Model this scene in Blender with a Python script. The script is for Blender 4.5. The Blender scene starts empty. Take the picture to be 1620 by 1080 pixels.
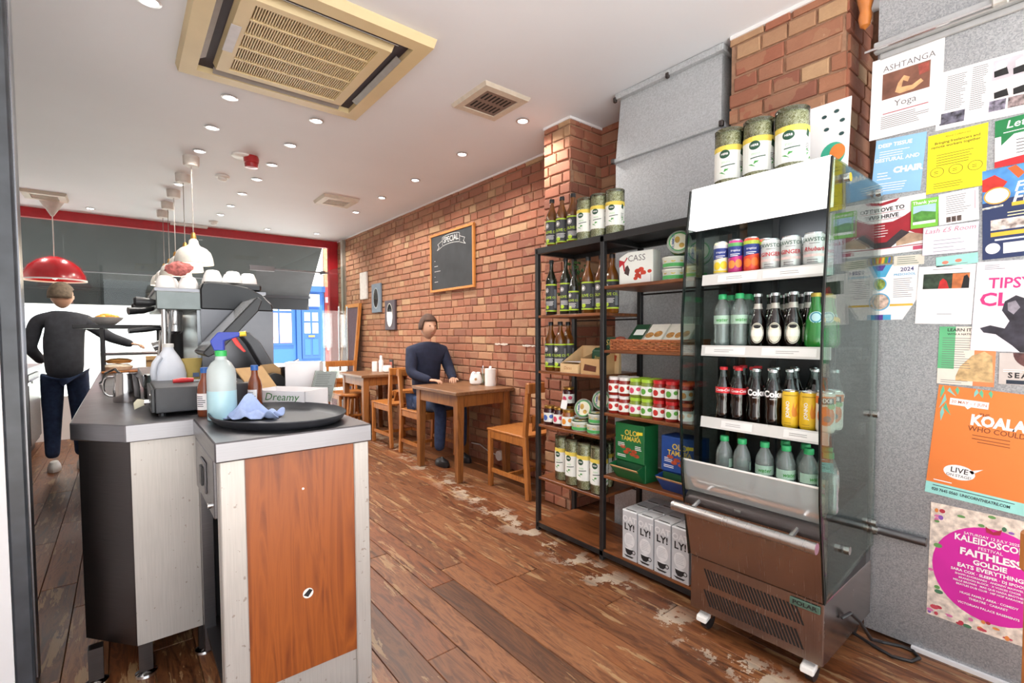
# Small cafe interior: brick wall, shop shelving, open drinks fridge, steel counter.
# World axes: X to the brick wall, Y along it to the shop front, Z up (metres).
import bpy, bmesh, random
from math import *
from mathutils import Vector, Matrix
random.seed(11)
D = bpy.data; SC = bpy.context.scene; COL = SC.collection

# ---------------------------------------------------------------- camera, world, exposure
def cam_matrix(yaw, pit, rol, loc):
    fw = Vector((sin(yaw)*cos(pit), cos(yaw)*cos(pit), sin(pit)))
    rt = Vector((cos(yaw), -sin(yaw), 0)); up = rt.cross(fw)
    r2 = rt*cos(rol) + up*sin(rol); u2 = up*cos(rol) - rt*sin(rol)
    m = Matrix((r2, u2, -fw)).transposed().to_4x4(); m.translation = loc
    return m
cam = D.objects.new('camera', D.cameras.new('camera')); COL.objects.link(cam)
cam.data.sensor_width = 36; cam.data.lens = 764.3*36/1620
cam.data.shift_y = 17.9/1620; cam.data.clip_start = .02; cam.data.clip_end = 200
cam.matrix_world = cam_matrix(radians(38.94), radians(-2.30), radians(-.28), (0, 0, 1.2))
SC.camera = cam
W = D.worlds.new('sky'); SC.world = W; W.use_nodes = True
_n = W.node_tree.nodes; _n['Background'].inputs[0].default_value = (.90, .95, 1, 1); _n['Background'].inputs[1].default_value = 2.4
sun = D.objects.new('sun', D.lights.new('sun', 'SUN')); COL.objects.link(sun); sun.data.energy = 15; sun.data.angle = radians(2); sun.data.color = (1, .97, .92)
sun.rotation_euler = (radians(20), 0, radians(12))   # high, from behind the photographer: lights the added bounce ground and the street
SC.view_settings.view_transform = 'Standard'; SC.view_settings.look = 'None'
SC.view_settings.gamma = 1; SC.view_settings.use_curve_mapping = False; SC.view_settings.exposure = 0.5
SC.cycles.max_bounces = 10; SC.cycles.transparent_max_bounces = 24; SC.cycles.sample_clamp_indirect = 6
SC.cycles.caustics_reflective = False; SC.cycles.caustics_refractive = False
DOWNLIGHT_W = 26.0

# ---------------------------------------------------------------- materials
def lin(c):
    if isinstance(c, str):
        c = c.lstrip('#'); c = tuple(int(c[i:i+2], 16) for i in (0, 2, 4))
    return tuple((v/255/12.92 if v/255 <= .04045 else ((v/255+.055)/1.055)**2.4) for v in c)
MATS = {}
def newmat(n):
    m = D.materials.new(n); m.use_nodes = True; nt = m.node_tree
    return m, nt, nt.nodes['Principled BSDF']
def N(nt, t, **k):
    n = nt.nodes.new(t)
    for a, v in k.items():
        if a in n.inputs: n.inputs[a].default_value = v
        else: setattr(n, a, v)
    return n
def L(nt, a, b): nt.links.new(a, b)
def mat(n, col, rough=.5, metal=0, var=.07, scale=25, bump=0, spec=.5, emit=0, coat=0, stretch=None, trans=0):
    if n in MATS: return MATS[n]
    m, nt, b = newmat(n); c = lin(col)
    tc = N(nt, 'ShaderNodeTexCoord'); no = N(nt, 'ShaderNodeTexNoise', Scale=scale, Detail=3.0)
    src = tc.outputs['Object']
    if stretch:
        mp = N(nt, 'ShaderNodeMapping'); mp.inputs['Scale'].default_value = stretch; L(nt, src, mp.inputs[0]); src = mp.outputs[0]
    L(nt, src, no.inputs['Vector'])
    r = N(nt, 'ShaderNodeValToRGB'); r.color_ramp.elements[0].position = .3; r.color_ramp.elements[1].position = .7
    r.color_ramp.elements[0].color = (*[v*(1-var) for v in c], 1); r.color_ramp.elements[1].color = (*[min(1, v*(1+var)) for v in c], 1)
    L(nt, no.outputs['Fac'], r.inputs[0]); L(nt, r.outputs[0], b.inputs['Base Color'])
    b.inputs['Roughness'].default_value = rough; b.inputs['Metallic'].default_value = metal
    b.inputs['Specular IOR Level'].default_value = spec; b.inputs['Coat Weight'].default_value = coat
    b.inputs['Transmission Weight'].default_value = trans
    if emit:
        b.inputs['Emission Color'].default_value = (*c, 1); b.inputs['Emission Strength'].default_value = emit
    if bump:
        bu = N(nt, 'ShaderNodeBump', Strength=bump, Distance=.01); L(nt, no.outputs['Fac'], bu.inputs['Height']); L(nt, bu.outputs[0], b.inputs['Normal'])
    MATS[n] = m; return m
def ramp(nt, fac, stops):
    r = N(nt, 'ShaderNodeValToRGB'); e = r.color_ramp.elements
    while len(e) < len(stops): e.new(.5)
    for el, (p, c) in zip(e, stops):
        el.position = p; el.color = (*lin(c), 1)
    L(nt, fac, r.inputs[0]); return r.outputs[0]
def mix(nt, f, a, b, mode='MIX'):
    x = N(nt, 'ShaderNodeMix', data_type='RGBA', blend_type=mode)
    for sock, v in ((x.inputs[0], f), (x.inputs[6], a), (x.inputs[7], b)):
        if hasattr(v, 'is_output'): L(nt, v, sock)
        elif isinstance(v, (int, float)): sock.default_value = v
        else: sock.default_value = (*lin(v), 1)
    return x.outputs[2]
def math_(nt, op, a, b=0.0):
    x = N(nt, 'ShaderNodeMath', operation=op)
    for i, v in enumerate((a, b)):
        if hasattr(v, 'is_output'): L(nt, v, x.inputs[i])
        else: x.inputs[i].default_value = v
    return x.outputs[0]
def glassmat(n, tint, refl=1.0, ior=1.5, rough=.0, milk=0):
    """thin clear sheet: see-through with fresnel mirror reflection"""
    m, nt, b = newmat(n); nt.nodes.remove(b); out = nt.nodes['Material Output']
    t = N(nt, 'ShaderNodeBsdfTransparent'); t.inputs[0].default_value = (*lin(tint), 1)
    g = N(nt, 'ShaderNodeBsdfGlossy'); g.inputs['Roughness'].default_value = rough
    fr = N(nt, 'ShaderNodeFresnel', IOR=ior)
    k = math_(nt, 'MULTIPLY', fr.outputs[0], refl)
    s = N(nt, 'ShaderNodeMixShader'); L(nt, k, s.inputs[0]); L(nt, t.outputs[0], s.inputs[1]); L(nt, g.outputs[0], s.inputs[2])
    so = s.outputs[0]
    if milk:
        df = N(nt, 'ShaderNodeBsdfDiffuse'); df.inputs[0].default_value = (.9, .95, .93, 1); s2 = N(nt, 'ShaderNodeMixShader'); s2.inputs[0].default_value = milk; L(nt, so, s2.inputs[1]); L(nt, df.outputs[0], s2.inputs[2]); so = s2.outputs[0]
    L(nt, so, out.inputs[0]); MATS[n] = m; return m
def woodmat(n, dark, light, rough=.45, axis=(1, 1, 12), scale=6, coat=0, world=False, dist=1.5):
    m, nt, b = newmat(n); tc = N(nt, 'ShaderNodeTexCoord'); mp = N(nt, 'ShaderNodeMapping')
    mp.inputs['Scale'].default_value = [1/v if v > 1 else 1 for v in axis]
    L(nt, tc.outputs['Object'], mp.inputs[0])
    n1 = N(nt, 'ShaderNodeTexNoise', Scale=scale*4, Detail=6.0, Distortion=dist); L(nt, mp.outputs[0], n1.inputs[0])
    n2 = N(nt, 'ShaderNodeTexNoise', Scale=scale*.6, Detail=2.0); L(nt, mp.outputs[0], n2.inputs[0])
    f = math_(nt, 'ADD', math_(nt, 'MULTIPLY', n1.outputs['Fac'], .6), math_(nt, 'MULTIPLY', n2.outputs['Fac'], .4))
    c = ramp(nt, f, [(.33, dark), (.5, light), (.66, dark)])
    L(nt, c, b.inputs['Base Color']); b.inputs['Roughness'].default_value = rough; b.inputs['Coat Weight'].default_value = coat
    bu = N(nt, 'ShaderNodeBump', Strength=.08, Distance=.004); L(nt, n1.outputs['Fac'], bu.inputs['Height']); L(nt, bu.outputs[0], b.inputs['Normal'])
    MATS[n] = m; return m
def steelmat(n, col, rough=.3, stretch=(1, 1, 40), var=.12, metal=1.0, spots=None):
    m, nt, b = newmat(n); tc = N(nt, 'ShaderNodeTexCoord'); mp = N(nt, 'ShaderNodeMapping'); mp.inputs['Scale'].default_value = stretch
    L(nt, tc.outputs['Object'], mp.inputs[0]); n1 = N(nt, 'ShaderNodeTexNoise', Scale=9.0, Detail=5.0); L(nt, mp.outputs[0], n1.inputs[0])
    n2 = N(nt, 'ShaderNodeTexNoise', Scale=3.0, Detail=4.0); L(nt, tc.outputs['Object'], n2.inputs[0])
    c = lin(col); f = math_(nt, 'ADD', math_(nt, 'MULTIPLY', n1.outputs['Fac'], .5), math_(nt, 'MULTIPLY', n2.outputs['Fac'], .5))
    r = N(nt, 'ShaderNodeValToRGB'); e = r.color_ramp.elements; e[0].position = .35; e[1].position = .65
    e[0].color = (*[v*(1-var) for v in c], 1); e[1].color = (*[min(1, v*(1+var)) for v in c], 1); L(nt, f, r.inputs[0]); col_o = r.outputs[0]
    if spots:
        n3 = N(nt, 'ShaderNodeTexNoise', Scale=60.0, Detail=2.0); L(nt, tc.outputs['Object'], n3.inputs[0])
        col_o = mix(nt, math_(nt, 'GREATER_THAN', n3.outputs['Fac'], .7), col_o, spots)
    L(nt, col_o, b.inputs['Base Color']); b.inputs['Metallic'].default_value = metal
    rr = math_(nt, 'ADD', math_(nt, 'MULTIPLY', n1.outputs['Fac'], .2), rough-.1); L(nt, rr, b.inputs['Roughness'])
    MATS[n] = m; return m
def galvmat(n, a, b_, rough=.45, metal=.6, scale=90):
    """galvanised sheet with crystalline spangle"""
    m, nt, b = newmat(n); tc = N(nt, 'ShaderNodeTexCoord'); v = N(nt, 'ShaderNodeTexVoronoi', Scale=scale); L(nt, tc.outputs['Object'], v.inputs[0])
    n1 = N(nt, 'ShaderNodeTexNoise', Scale=2.5, Detail=4.0); L(nt, tc.outputs['Object'], n1.inputs[0])
    sep = N(nt, 'ShaderNodeSeparateColor'); L(nt, v.outputs['Color'], sep.inputs[0])
    f = math_(nt, 'ADD', math_(nt, 'MULTIPLY', sep.outputs[0], .55), math_(nt, 'MULTIPLY', n1.outputs['Fac'], .45))
    L(nt, ramp(nt, f, [(.2, a), (.8, b_)]), b.inputs['Base Color'])
    b.inputs['Metallic'].default_value = metal; L(nt, math_(nt, 'ADD', math_(nt, 'MULTIPLY', sep.outputs[1], .15), rough-.07), b.inputs['Roughness'])
    MATS[n] = m; return m
def brickmat():
    m, nt, b = newmat('brick'); oi = N(nt, 'ShaderNodeObjectInfo'); ge = N(nt, 'ShaderNodeNewGeometry')
    r = math_(nt, 'FRACT', math_(nt, 'ADD', oi.outputs['Random'], ge.outputs['Random Per Island']))
    n1 = N(nt, 'ShaderNodeTexNoise', Scale=28.0, Detail=6.0, Roughness=.7); L(nt, ge.outputs['Position'], n1.inputs[0])
    n2 = N(nt, 'ShaderNodeTexNoise', Scale=7.0, Detail=3.0); L(nt, ge.outputs['Position'], n2.inputs[0])
    n3 = N(nt, 'ShaderNodeTexNoise', Scale=.55, Detail=2.0); L(nt, ge.outputs['Position'], n3.inputs[0])
    base = ramp(nt, r, [(0, '#8a5646'), (.2, '#a3674f'), (.4, '#b07056'), (.55, '#975d49'), (.7, '#b58262'), (.84, '#a06d56'), (.96, '#c3a07a')])
    tan = mix(nt, math_(nt, 'MULTIPLY', math_(nt, 'GREATER_THAN', n2.outputs['Fac'], .58), .3), base, '#c29c78')
    c = mix(nt, math_(nt, 'MULTIPLY', n1.outputs['Fac'], .5), tan, '#7a4c3a', 'MIX')
    c = mix(nt, math_(nt, 'MULTIPLY', math_(nt, 'GREATER_THAN', n1.outputs['Fac'], .66), .35), c, '#cfae8c')
    sy = N(nt, 'ShaderNodeSeparateXYZ'); L(nt, ge.outputs['Position'], sy.inputs[0]); fy = N(nt, 'ShaderNodeMapRange'); fy.inputs[1].default_value = 3.2; fy.inputs[2].default_value = 6.8; L(nt, sy.outputs[1], fy.inputs[0])   # the far bricks are a browner, tan batch
    c = mix(nt, math_(nt, 'MULTIPLY', fy.outputs[0], .42), c, '#a5805e')
    L(nt, c, b.inputs['Base Color']); b.inputs['Roughness'].default_value = .85
    bu = N(nt, 'ShaderNodeBump', Strength=.5, Distance=.006); L(nt, n1.outputs['Fac'], bu.inputs['Height']); L(nt, bu.outputs[0], b.inputs['Normal'])
    MATS['brick'] = m; return m
def plankmat():
    m, nt, b = newmat('plank'); oi = N(nt, 'ShaderNodeObjectInfo'); ge = N(nt, 'ShaderNodeNewGeometry')
    mp = N(nt, 'ShaderNodeMapping'); mp.inputs['Scale'].default_value = (9, 1.1, 1); L(nt, ge.outputs['Position'], mp.inputs[0])
    off = N(nt, 'ShaderNodeCombineXYZ'); L(nt, math_(nt, 'MULTIPLY', oi.outputs['Random'], 40), off.inputs[1]); L(nt, off.outputs[0], mp.inputs['Location'])
    g = N(nt, 'ShaderNodeTexNoise', Scale=3.0, Detail=8.0, Roughness=.62, Distortion=1.2); L(nt, mp.outputs[0], g.inputs[0])
    base = ramp(nt, g.outputs['Fac'], [(.28, '#3f281b'), (.42, '#71462c'), (.52, '#95623e'), (.62, '#6b422a'), (.75, '#b28258')])
    tone = ramp(nt, oi.outputs['Random'], [(0, '#8a8078'), (.25, '#c9b8a6'), (.5, '#ffffff'), (.75, '#d8b79a'), (1, '#a88f7e')])
    c = mix(nt, .75, base, tone, 'MULTIPLY')
    # worn, bare timber showing through the stain on some boards
    n2 = N(nt, 'ShaderNodeTexNoise', Scale=2.6, Detail=9.0, Roughness=.7, Distortion=.4); L(nt, mp.outputs[0], n2.inputs[0])
    n3 = N(nt, 'ShaderNodeTexNoise', Scale=.9, Detail=2.0); L(nt, ge.outputs['Position'], n3.inputs[0])
    w = math_(nt, 'MULTIPLY', math_(nt, 'GREATER_THAN', n2.outputs['Fac'], .57), math_(nt, 'GREATER_THAN', n3.outputs['Fac'], .43))
    c = mix(nt, math_(nt, 'MULTIPLY', w, .55), c, '#b3936a')
    # pale scuffed strip where chairs and crates rub in front of the shelving
    sx = N(nt, 'ShaderNodeSeparateXYZ'); L(nt, ge.outputs['Position'], sx.inputs[0])
    d = math_(nt, 'ABSOLUTE', math_(nt, 'SUBTRACT', sx.outputs[0], math_(nt, 'ADD', math_(nt, 'MULTIPLY', sx.outputs[1], .13), 1.60)))
    s = math_(nt, 'SUBTRACT', 1, math_(nt, 'MULTIPLY', d, 6.5)); s = math_(nt, 'MAXIMUM', s, 0)
    n4 = N(nt, 'ShaderNodeTexNoise', Scale=5.0, Detail=9.0, Roughness=.72); L(nt, ge.outputs['Position'], n4.inputs[0])
    s = math_(nt, 'MULTIPLY', s, math_(nt, 'GREATER_THAN', n4.outputs['Fac'], .54))
    c = mix(nt, math_(nt, 'MULTIPLY', s, .7), c, '#c9bca8')
    L(nt, c, b.inputs['Base Color'])
    L(nt, math_(nt, 'ADD', math_(nt, 'MULTIPLY', g.outputs['Fac'], .25), .28), b.inputs['Roughness'])
    bu = N(nt, 'ShaderNodeBump', Strength=.25, Distance=.004); L(nt, n2.outputs['Fac'], bu.inputs['Height']); L(nt, bu.outputs[0], b.inputs['Normal'])
    MATS['plank'] = m; return m
def herbmat():
    m, nt, b = newmat('dried herbs'); tc = N(nt, 'ShaderNodeTexCoord'); v = N(nt, 'ShaderNodeTexVoronoi', Scale=75.0); mp = N(nt, 'ShaderNodeMapping'); mp.inputs['Scale'].default_value = (1, 1, 2.2)
    no = N(nt, 'ShaderNodeTexNoise', Scale=30.0, Detail=3.0); L(nt, tc.outputs['Object'], no.inputs[0])
    L(nt, mix(nt, .25, tc.outputs['Object'], no.outputs['Color'], 'ADD'), mp.inputs[0]); L(nt, mp.outputs[0], v.inputs[0])
    sep = N(nt, 'ShaderNodeSeparateColor'); L(nt, v.outputs['Color'], sep.inputs[0])
    L(nt, ramp(nt, sep.outputs[0], [(.1, '#8a8250'), (.4, '#bfb684'), (.7, '#e0d9b2'), (.95, '#f6f0d8')]), b.inputs['Base Color']); b.inputs['Roughness'].default_value = .8
    bu = N(nt, 'ShaderNodeBump', Strength=.22, Distance=.004); L(nt, v.outputs['Distance'], bu.inputs['Height']); L(nt, bu.outputs[0], b.inputs['Normal'])
    MATS['herb'] = m; return m

BRICK = brickmat(); PLANK = plankmat(); HERB = herbmat()
MORTAR = mat('mortar', '#a07c64', .95, var=.2, scale=40, bump=.6)
WHITE = mat('white plaster', '#e8e5e5', .8, var=.02, scale=2)
CEILM = mat('ceiling paint', '#e3e5ea', .7, var=.02, scale=1.5)
GLASS = glassmat('window glass', '#f2f7f5', .6); FGLASS = glassmat('fridge glass', '#eaf3ef', .52)
CLEAR = glassmat('clear plastic', '#eef4f0', 1.0, rough=.05); WATERPET = glassmat('water bottle plastic', '#d4e6e2', 1.6, rough=.04, milk=.13)
FROST = mat('frosted plastic', '#e9ecee', .35, trans=.55, var=.02)
BLACK = mat('black steel', '#1d1c1d', .45, var=.15); BLACKP = mat('black plastic', '#202022', .4, var=.12); DGREY = mat('dark grey', '#3a3a3c', .5)
CHROME = steelmat('chrome', '#d8d8d8', .14, (1, 1, 1), .05); STEEL = steelmat('brushed steel', '#7c7b7e', .33); STEELD = steelmat('dark and shaded brushed steel', '#55504f', .36)
STEELW = steelmat('stained white steel', '#b6b1ab', .42, (30, 30, 1), .1, .35, spots='#9a8f86')
FRSTEEL = steelmat('fridge steel', '#a59b97', .24, (1, 30, 1), .1)
GALV = galvmat('galvanised sheet', '#94979a', '#bcbec0', scale=240); GALVD = galvmat('galvanised duct', '#b0b3b6', '#c8cbce', scale=160, metal=.25, rough=.5)
OAK = woodmat('chair wood', '#8a4f22', '#b8763a', .4, (1, 1, 9)); TABLEW = woodmat('table wood', '#5a3a25', '#865f40', .4, (1, 9, 1)); TABLEL = woodmat('table leg wood', '#6a3d1f', '#96602f', .45, (1, 1, 9))
SHELFW = woodmat('shelf board', '#4d2815', '#87502c', .4, (1, 9, 1)); PANELW = woodmat('cherry panel', '#682d10', '#9a511f', .38, (1, 1, 14), 5, dist=2.2)
FRAMEW = woodmat('frame wood', '#a8662c', '#c98540', .5, (1, 1, 6))
RED = mat('red paint', '#b01522', .45); WPAPER = mat('white paper', '#eeeaea', .8, var=.015); WPLAST = mat('white plastic', '#e6e3de', .4, var=.03)
CREAM = mat('aged cream plastic', '#d2bd92', .45, var=.05, scale=5); BEIGE = mat('beige metal', '#cbbfae', .5)
CARD = mat('cardboard', '#c09a6a', .8); CARDL = mat('light card', '#d8b88a', .8)
INK = mat('black ink', '#1c1a1c', .7); INKG = mat('grey ink', '#6e6a6c', .7); INKW = mat('white ink', '#f4f2f2', .7, var=.01)
# ---------------------------------------------------------------- mesh helpers
class G:
    def __init__(s): s.v = []; s.f = []
    def add(s, vs, fs):
        o = len(s.v); s.v += [tuple(v) for v in vs]; s.f += [tuple(i+o for i in f) for f in fs]; return s
    def box(s, a, b):
        (x0, y0, z0), (x1, y1, z1) = a, b
        return s.add([(x0, y0, z0), (x1, y0, z0), (x1, y1, z0), (x0, y1, z0), (x0, y0, z1), (x1, y0, z1), (x1, y1, z1), (x0, y1, z1)],
                     [(0, 3, 2, 1), (4, 5, 6, 7), (0, 1, 5, 4), (1, 2, 6, 5), (2, 3, 7, 6), (3, 0, 4, 7)])
    def cbox(s, c, d): return s.box([c[i]-d[i]/2 for i in range(3)], [c[i]+d[i]/2 for i in range(3)])
    def bar(s, a, b, w, h=None, up=(0, 0, 1)):
        """square bar from a to b"""
        h = h or w; a = Vector(a); b = Vector(b); d = (b-a).normalized(); u = Vector(up)
        if abs(d.dot(u)) > .98: u = Vector((0, 1, 0))
        x = d.cross(u).normalized(); y = x.cross(d).normalized(); vs = []
        for p in (a, b):
            for i, j in ((-1, -1), (1, -1), (1, 1), (-1, 1)): vs.append(p + x*i*w/2 + y*j*h/2)
        return s.add(vs, [(3, 2, 1, 0), (4, 5, 6, 7), (0, 1, 5, 4), (1, 2, 6, 5), (2, 3, 7, 6), (3, 0, 4, 7)])
    def lathe(s, prof, n=20, c=(0, 0, 0), cap=True, sx=1, sy=1):
        vs = []; fs = []
        for r, z in prof:
            for k in range(n):
                a = 2*pi*k/n; vs.append((c[0]+r*cos(a)*sx, c[1]+r*sin(a)*sy, c[2]+z))
        for i in range(len(prof)-1):
            for k in range(n): fs.append((i*n+k, i*n+(k+1) % n, (i+1)*n+(k+1) % n, (i+1)*n+k))
        if cap:
            if prof[0][0] > 1e-5: fs.append(tuple(range(n-1, -1, -1)))
            if prof[-1][0] > 1e-5: fs.append(tuple((len(prof)-1)*n+k for k in range(n)))
        return s.add(vs, fs)
    def tube(s, pts, r, n=8, cap=True):
        pts = [Vector(p) for p in pts]; rs = r if isinstance(r, (list, tuple)) else [r]*len(pts)
        vs = []; fs = []; prev = None
        for i, p in enumerate(pts):
            d = (pts[min(i+1, len(pts)-1)]-pts[max(i-1, 0)]).normalized()
            if prev is None:
                u = Vector((0, 0, 1)) if abs(d.z) < .9 else Vector((1, 0, 0)); x = d.cross(u).normalized()
            else: x = (prev - d*prev.dot(d)).normalized()
            prev = x; y = d.cross(x)
            for k in range(n):
                a = 2*pi*k/n; vs.append(p + (x*cos(a)+y*sin(a))*rs[i])
        for i in range(len(pts)-1):
            for k in range(n): fs.append((i*n+k, i*n+(k+1) % n, (i+1)*n+(k+1) % n, (i+1)*n+k))
        if cap: fs += [tuple(range(n-1, -1, -1)), tuple((len(pts)-1)*n+k for k in range(n))]
        return s.add(vs, fs)
    def prism(s, poly, a, b, axis=1):
        """2-D polygon extruded along an axis; the polygon's two coordinates are the other axes in order"""
        n = len(poly); vs = []
        for t in (a, b):
            for p in poly:
                q = list(p); q.insert(axis, t); vs.append(q)
        fs = [tuple(range(n)), tuple(range(2*n-1, n-1, -1))]
        for k in range(n): fs.append((k, n+k, n+(k+1) % n, (k+1) % n))
        return s.add(vs, fs)
    def rect(s, u0, v0, u1, v1, z=0): return s.add([(u0, v0, z), (u1, v0, z), (u1, v1, z), (u0, v1, z)], [(0, 1, 2, 3)])
    def poly(s, pts, z=0): return s.add([(p[0], p[1], z) for p in pts], [tuple(range(len(pts)))])
    def disc(s, u, v, a, b=None, z=0, n=24):
        b = b or a; return s.poly([(u+a*cos(2*pi*k/n), v+b*sin(2*pi*k/n)) for k in range(n)], z)
    def ring(s, u, v, a, t, z=0, n=28, b=None):
        b = b or a; vs = []
        for k in range(n):
            c, q = cos(2*pi*k/n), sin(2*pi*k/n); vs += [(u+a*c, v+b*q, z), (u+(a-t)*c, v+(b-t)*q, z)]
        return s.add(vs, [(2*k, (2*k+2) % (2*n), (2*k+3) % (2*n), 2*k+1) for k in range(n)])
    def join(s, g, m=None):
        return s.add([m @ Vector(v) for v in g.v] if m else g.v, g.f)
    def wrap(s, R, phi=pi, z0=0, div=True):
        """bend a flat print (x right, y up) round a vertical cylinder, centred on heading phi"""
        if div: s._split(R*.25)
        s.v = [((R+z)*cos(phi+x/R), (R+z)*sin(phi+x/R), z0+y) for x, y, z in s.v]; return s
    def _split(s, w):
        bm = bmesh.new(); vv = [bm.verts.new(v) for v in s.v]
        for f in s.f:
            try: bm.faces.new([vv[i] for i in f])
            except ValueError: pass
        if s.v:
            x0 = min(v[0] for v in s.v); x1 = max(v[0] for v in s.v); x = (floor(x0/w)+1)*w
            while x < x1:
                bmesh.ops.bisect_plane(bm, geom=bm.verts[:]+bm.edges[:]+bm.faces[:], plane_co=(x, 0, 0), plane_no=(1, 0, 0)); x += w
        bm.verts.index_update(); s.v = [tuple(v.co) for v in bm.verts]; s.f = [tuple(v.index for v in f.verts) for f in bm.faces]; bm.free()
    def mesh(s, name, m=None, smooth=False, bevel=0, seg=1):
        me = D.meshes.new(name); me.from_pydata(s.v, [], s.f)
        if bevel:
            bm = bmesh.new(); bm.from_mesh(me)
            es = [e for e in bm.edges if len(e.link_faces) == 2 and e.calc_face_angle(0) > .5]
            bmesh.ops.bevel(bm, geom=es, offset=bevel, segments=seg, profile=.5, affect='EDGES'); bm.to_mesh(me); bm.free()
        if m: me.materials.append(m)
        if smooth:
            me.polygons.foreach_set('use_smooth', [True]*len(me.polygons)); me.set_sharp_from_angle(angle=radians(38))
        me.update(); return me
def link(name, me, parent=None, loc=None, mw=None):
    o = D.objects.new(name, me); COL.objects.link(o)
    if parent is not None: o.parent = parent
    if loc is not None: o.location = loc
    if mw is not None: o.matrix_world = mw
    return o
def obj(name, g, m, parent=None, smooth=False, bevel=0, loc=None, seg=1, label=None):
    o = link(name, g.mesh(name, m, smooth, bevel, seg), parent, loc)
    if label: o['label'] = label
    return o
def tag(o, label, cat, group=None):
    o['label'] = label; o['category'] = cat
    if group: o['group'] = group
    return o
def thing(name, label, cat, loc=(0, 0, 0), rotz=0, group=None):
    o = D.objects.new(name, None); COL.objects.link(o); o.empty_display_size = .05
    o.location = loc; o.rotation_euler = (0, 0, rotz); return tag(o, label, cat, group)
def struct(name, g, m, parent=None, smooth=False, bevel=0):
    o = obj(name, g, m, parent, smooth, bevel)
    if parent is None: o['kind'] = 'structure'
    return o
def dup(root, loc=None, rotz=None, label=None, group=None):
    r = root.copy(); COL.objects.link(r)
    if loc is not None: r.location = loc
    if rotz is not None: r.rotation_euler = (0, 0, rotz)
    if label: r['label'] = label
    if group: r['group'] = group
    for ch in root.children:
        c = ch.copy(); COL.objects.link(c); c.parent = r
        for gch in ch.children:
            d = gch.copy(); COL.objects.link(d); d.parent = c
    return r
_TX = {}
def text(body, size=.1, x=0, y=0, z=0, bold=0, shear=0, align='CENTER', sx=1.0, sp=1.0):
    """flat lettering in the XY plane, centred on (x, y); size is the capital height"""
    key = (body, bold, shear, align, sp)
    if key not in _TX:
        cu = D.curves.new('t', 'FONT'); cu.body = body; cu.size = 1; cu.align_x = align; cu.align_y = 'CENTER'; cu.resolution_u = 2
        cu.offset = bold; cu.shear = shear; cu.space_character = sp
        o = D.objects.new('t', cu); me = o.to_mesh()
        _TX[key] = ([tuple(v.co) for v in me.vertices], [tuple(p.vertices) for p in me.polygons]); o.to_mesh_clear()
        D.objects.remove(o); D.curves.remove(cu)
    vs, fs = _TX[key]; k = size/.69
    return G().add([(x+v[0]*k*sx, y+v[1]*k, z) for v in vs], fs)
def lines(u0, v0, u1, n, dv, h, seed=0, z=0, ragged=.3):
    """rows of small type too fine to read: thin bars"""
    r = random.Random(seed); g = G()
    for i in range(n):
        w = (u1-u0)*(1-ragged*r.random()); g.rect(u0, v0-i*dv-h*.8, u0+w, v0-i*dv, z)
    return g
FACE_NX = Matrix(((0, 0, -1), (-1, 0, 0), (0, 1, 0)))   # print plane facing -X (right = -Y)
FACE_NY = Matrix(((1, 0, 0), (0, 0, -1), (0, 1, 0)))    # print plane facing -Y (right = +X)
FACE_DN = Matrix(((1, 0, 0), (0, -1, 0), (0, 0, -1)))   # facing down
def onface(g, M, at):
    g.v = [tuple(M @ Vector(v) + Vector(at)) for v in g.v]; return g
def shared(name, me, parent, loc, rot=None, scale=None):
    o = D.objects.new(name, me); COL.objects.link(o); o.parent = parent; o.location = loc
    if rot: o.rotation_euler = rot
    if scale: o.scale = scale
    return o
# ---------------------------------------------------------------- the room
CZ = 2.62; WX = 2.65; PX = 2.34; FY = 7.6; CX = 2.298; Y0 = -.9; XL = -1.5
fl = struct('floor', G().box((XL, Y0, -.06), (WX+.1, FY, -.012)), mat('floor gap', '#8f7048', .9))
pm = [G() for _ in range(3)]
for i, g in enumerate(pm):
    e = .0016*(1+i*.3); t = .0035
    x0, x1, y0, y1 = -.5, .5, -.5, .5
    g.add([(x0, y0, -1), (x1, y0, -1), (x1, y1, -1), (x0, y1, -1), (x0, y0, -.2), (x1, y0, -.2), (x1, y1, -.2), (x0, y1, -.2),
           (x0+.012, y0+.002, 0), (x1-.012, y0+.002, 0), (x1-.012, y1-.002, 0), (x0+.012, y1-.002, 0)],
          [(8, 9, 10, 11), (4, 5, 9, 8), (5, 6, 10, 9), (6, 7, 11, 10), (7, 4, 8, 11), (0, 1, 5, 4), (1, 2, 6, 5), (2, 3, 7, 6), (3, 0, 4, 7)])
pmesh = [g.mesh('plank', PLANK) for g in pm]
rp = random.Random(3); x = XL
while x < WX-.01:
    w = .13; y = Y0 - rp.random()*.9
    while y < FY:
        ln = rp.choice((.85, 1.05, 1.2, 1.35)); a = max(y, Y0); b = min(y+ln, FY)
        if b-a > .03:
            o = shared('plank', rp.choice(pmesh), fl, (x+w/2, (a+b)/2, rp.uniform(-.0012, 0)), scale=(w-.0022, b-a-.0022, .011))
        y += ln
    x += w
struct('ceiling', G().box((XL, Y0, CZ), (WX+.1, FY, CZ+.12)), CEILM)
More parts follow.
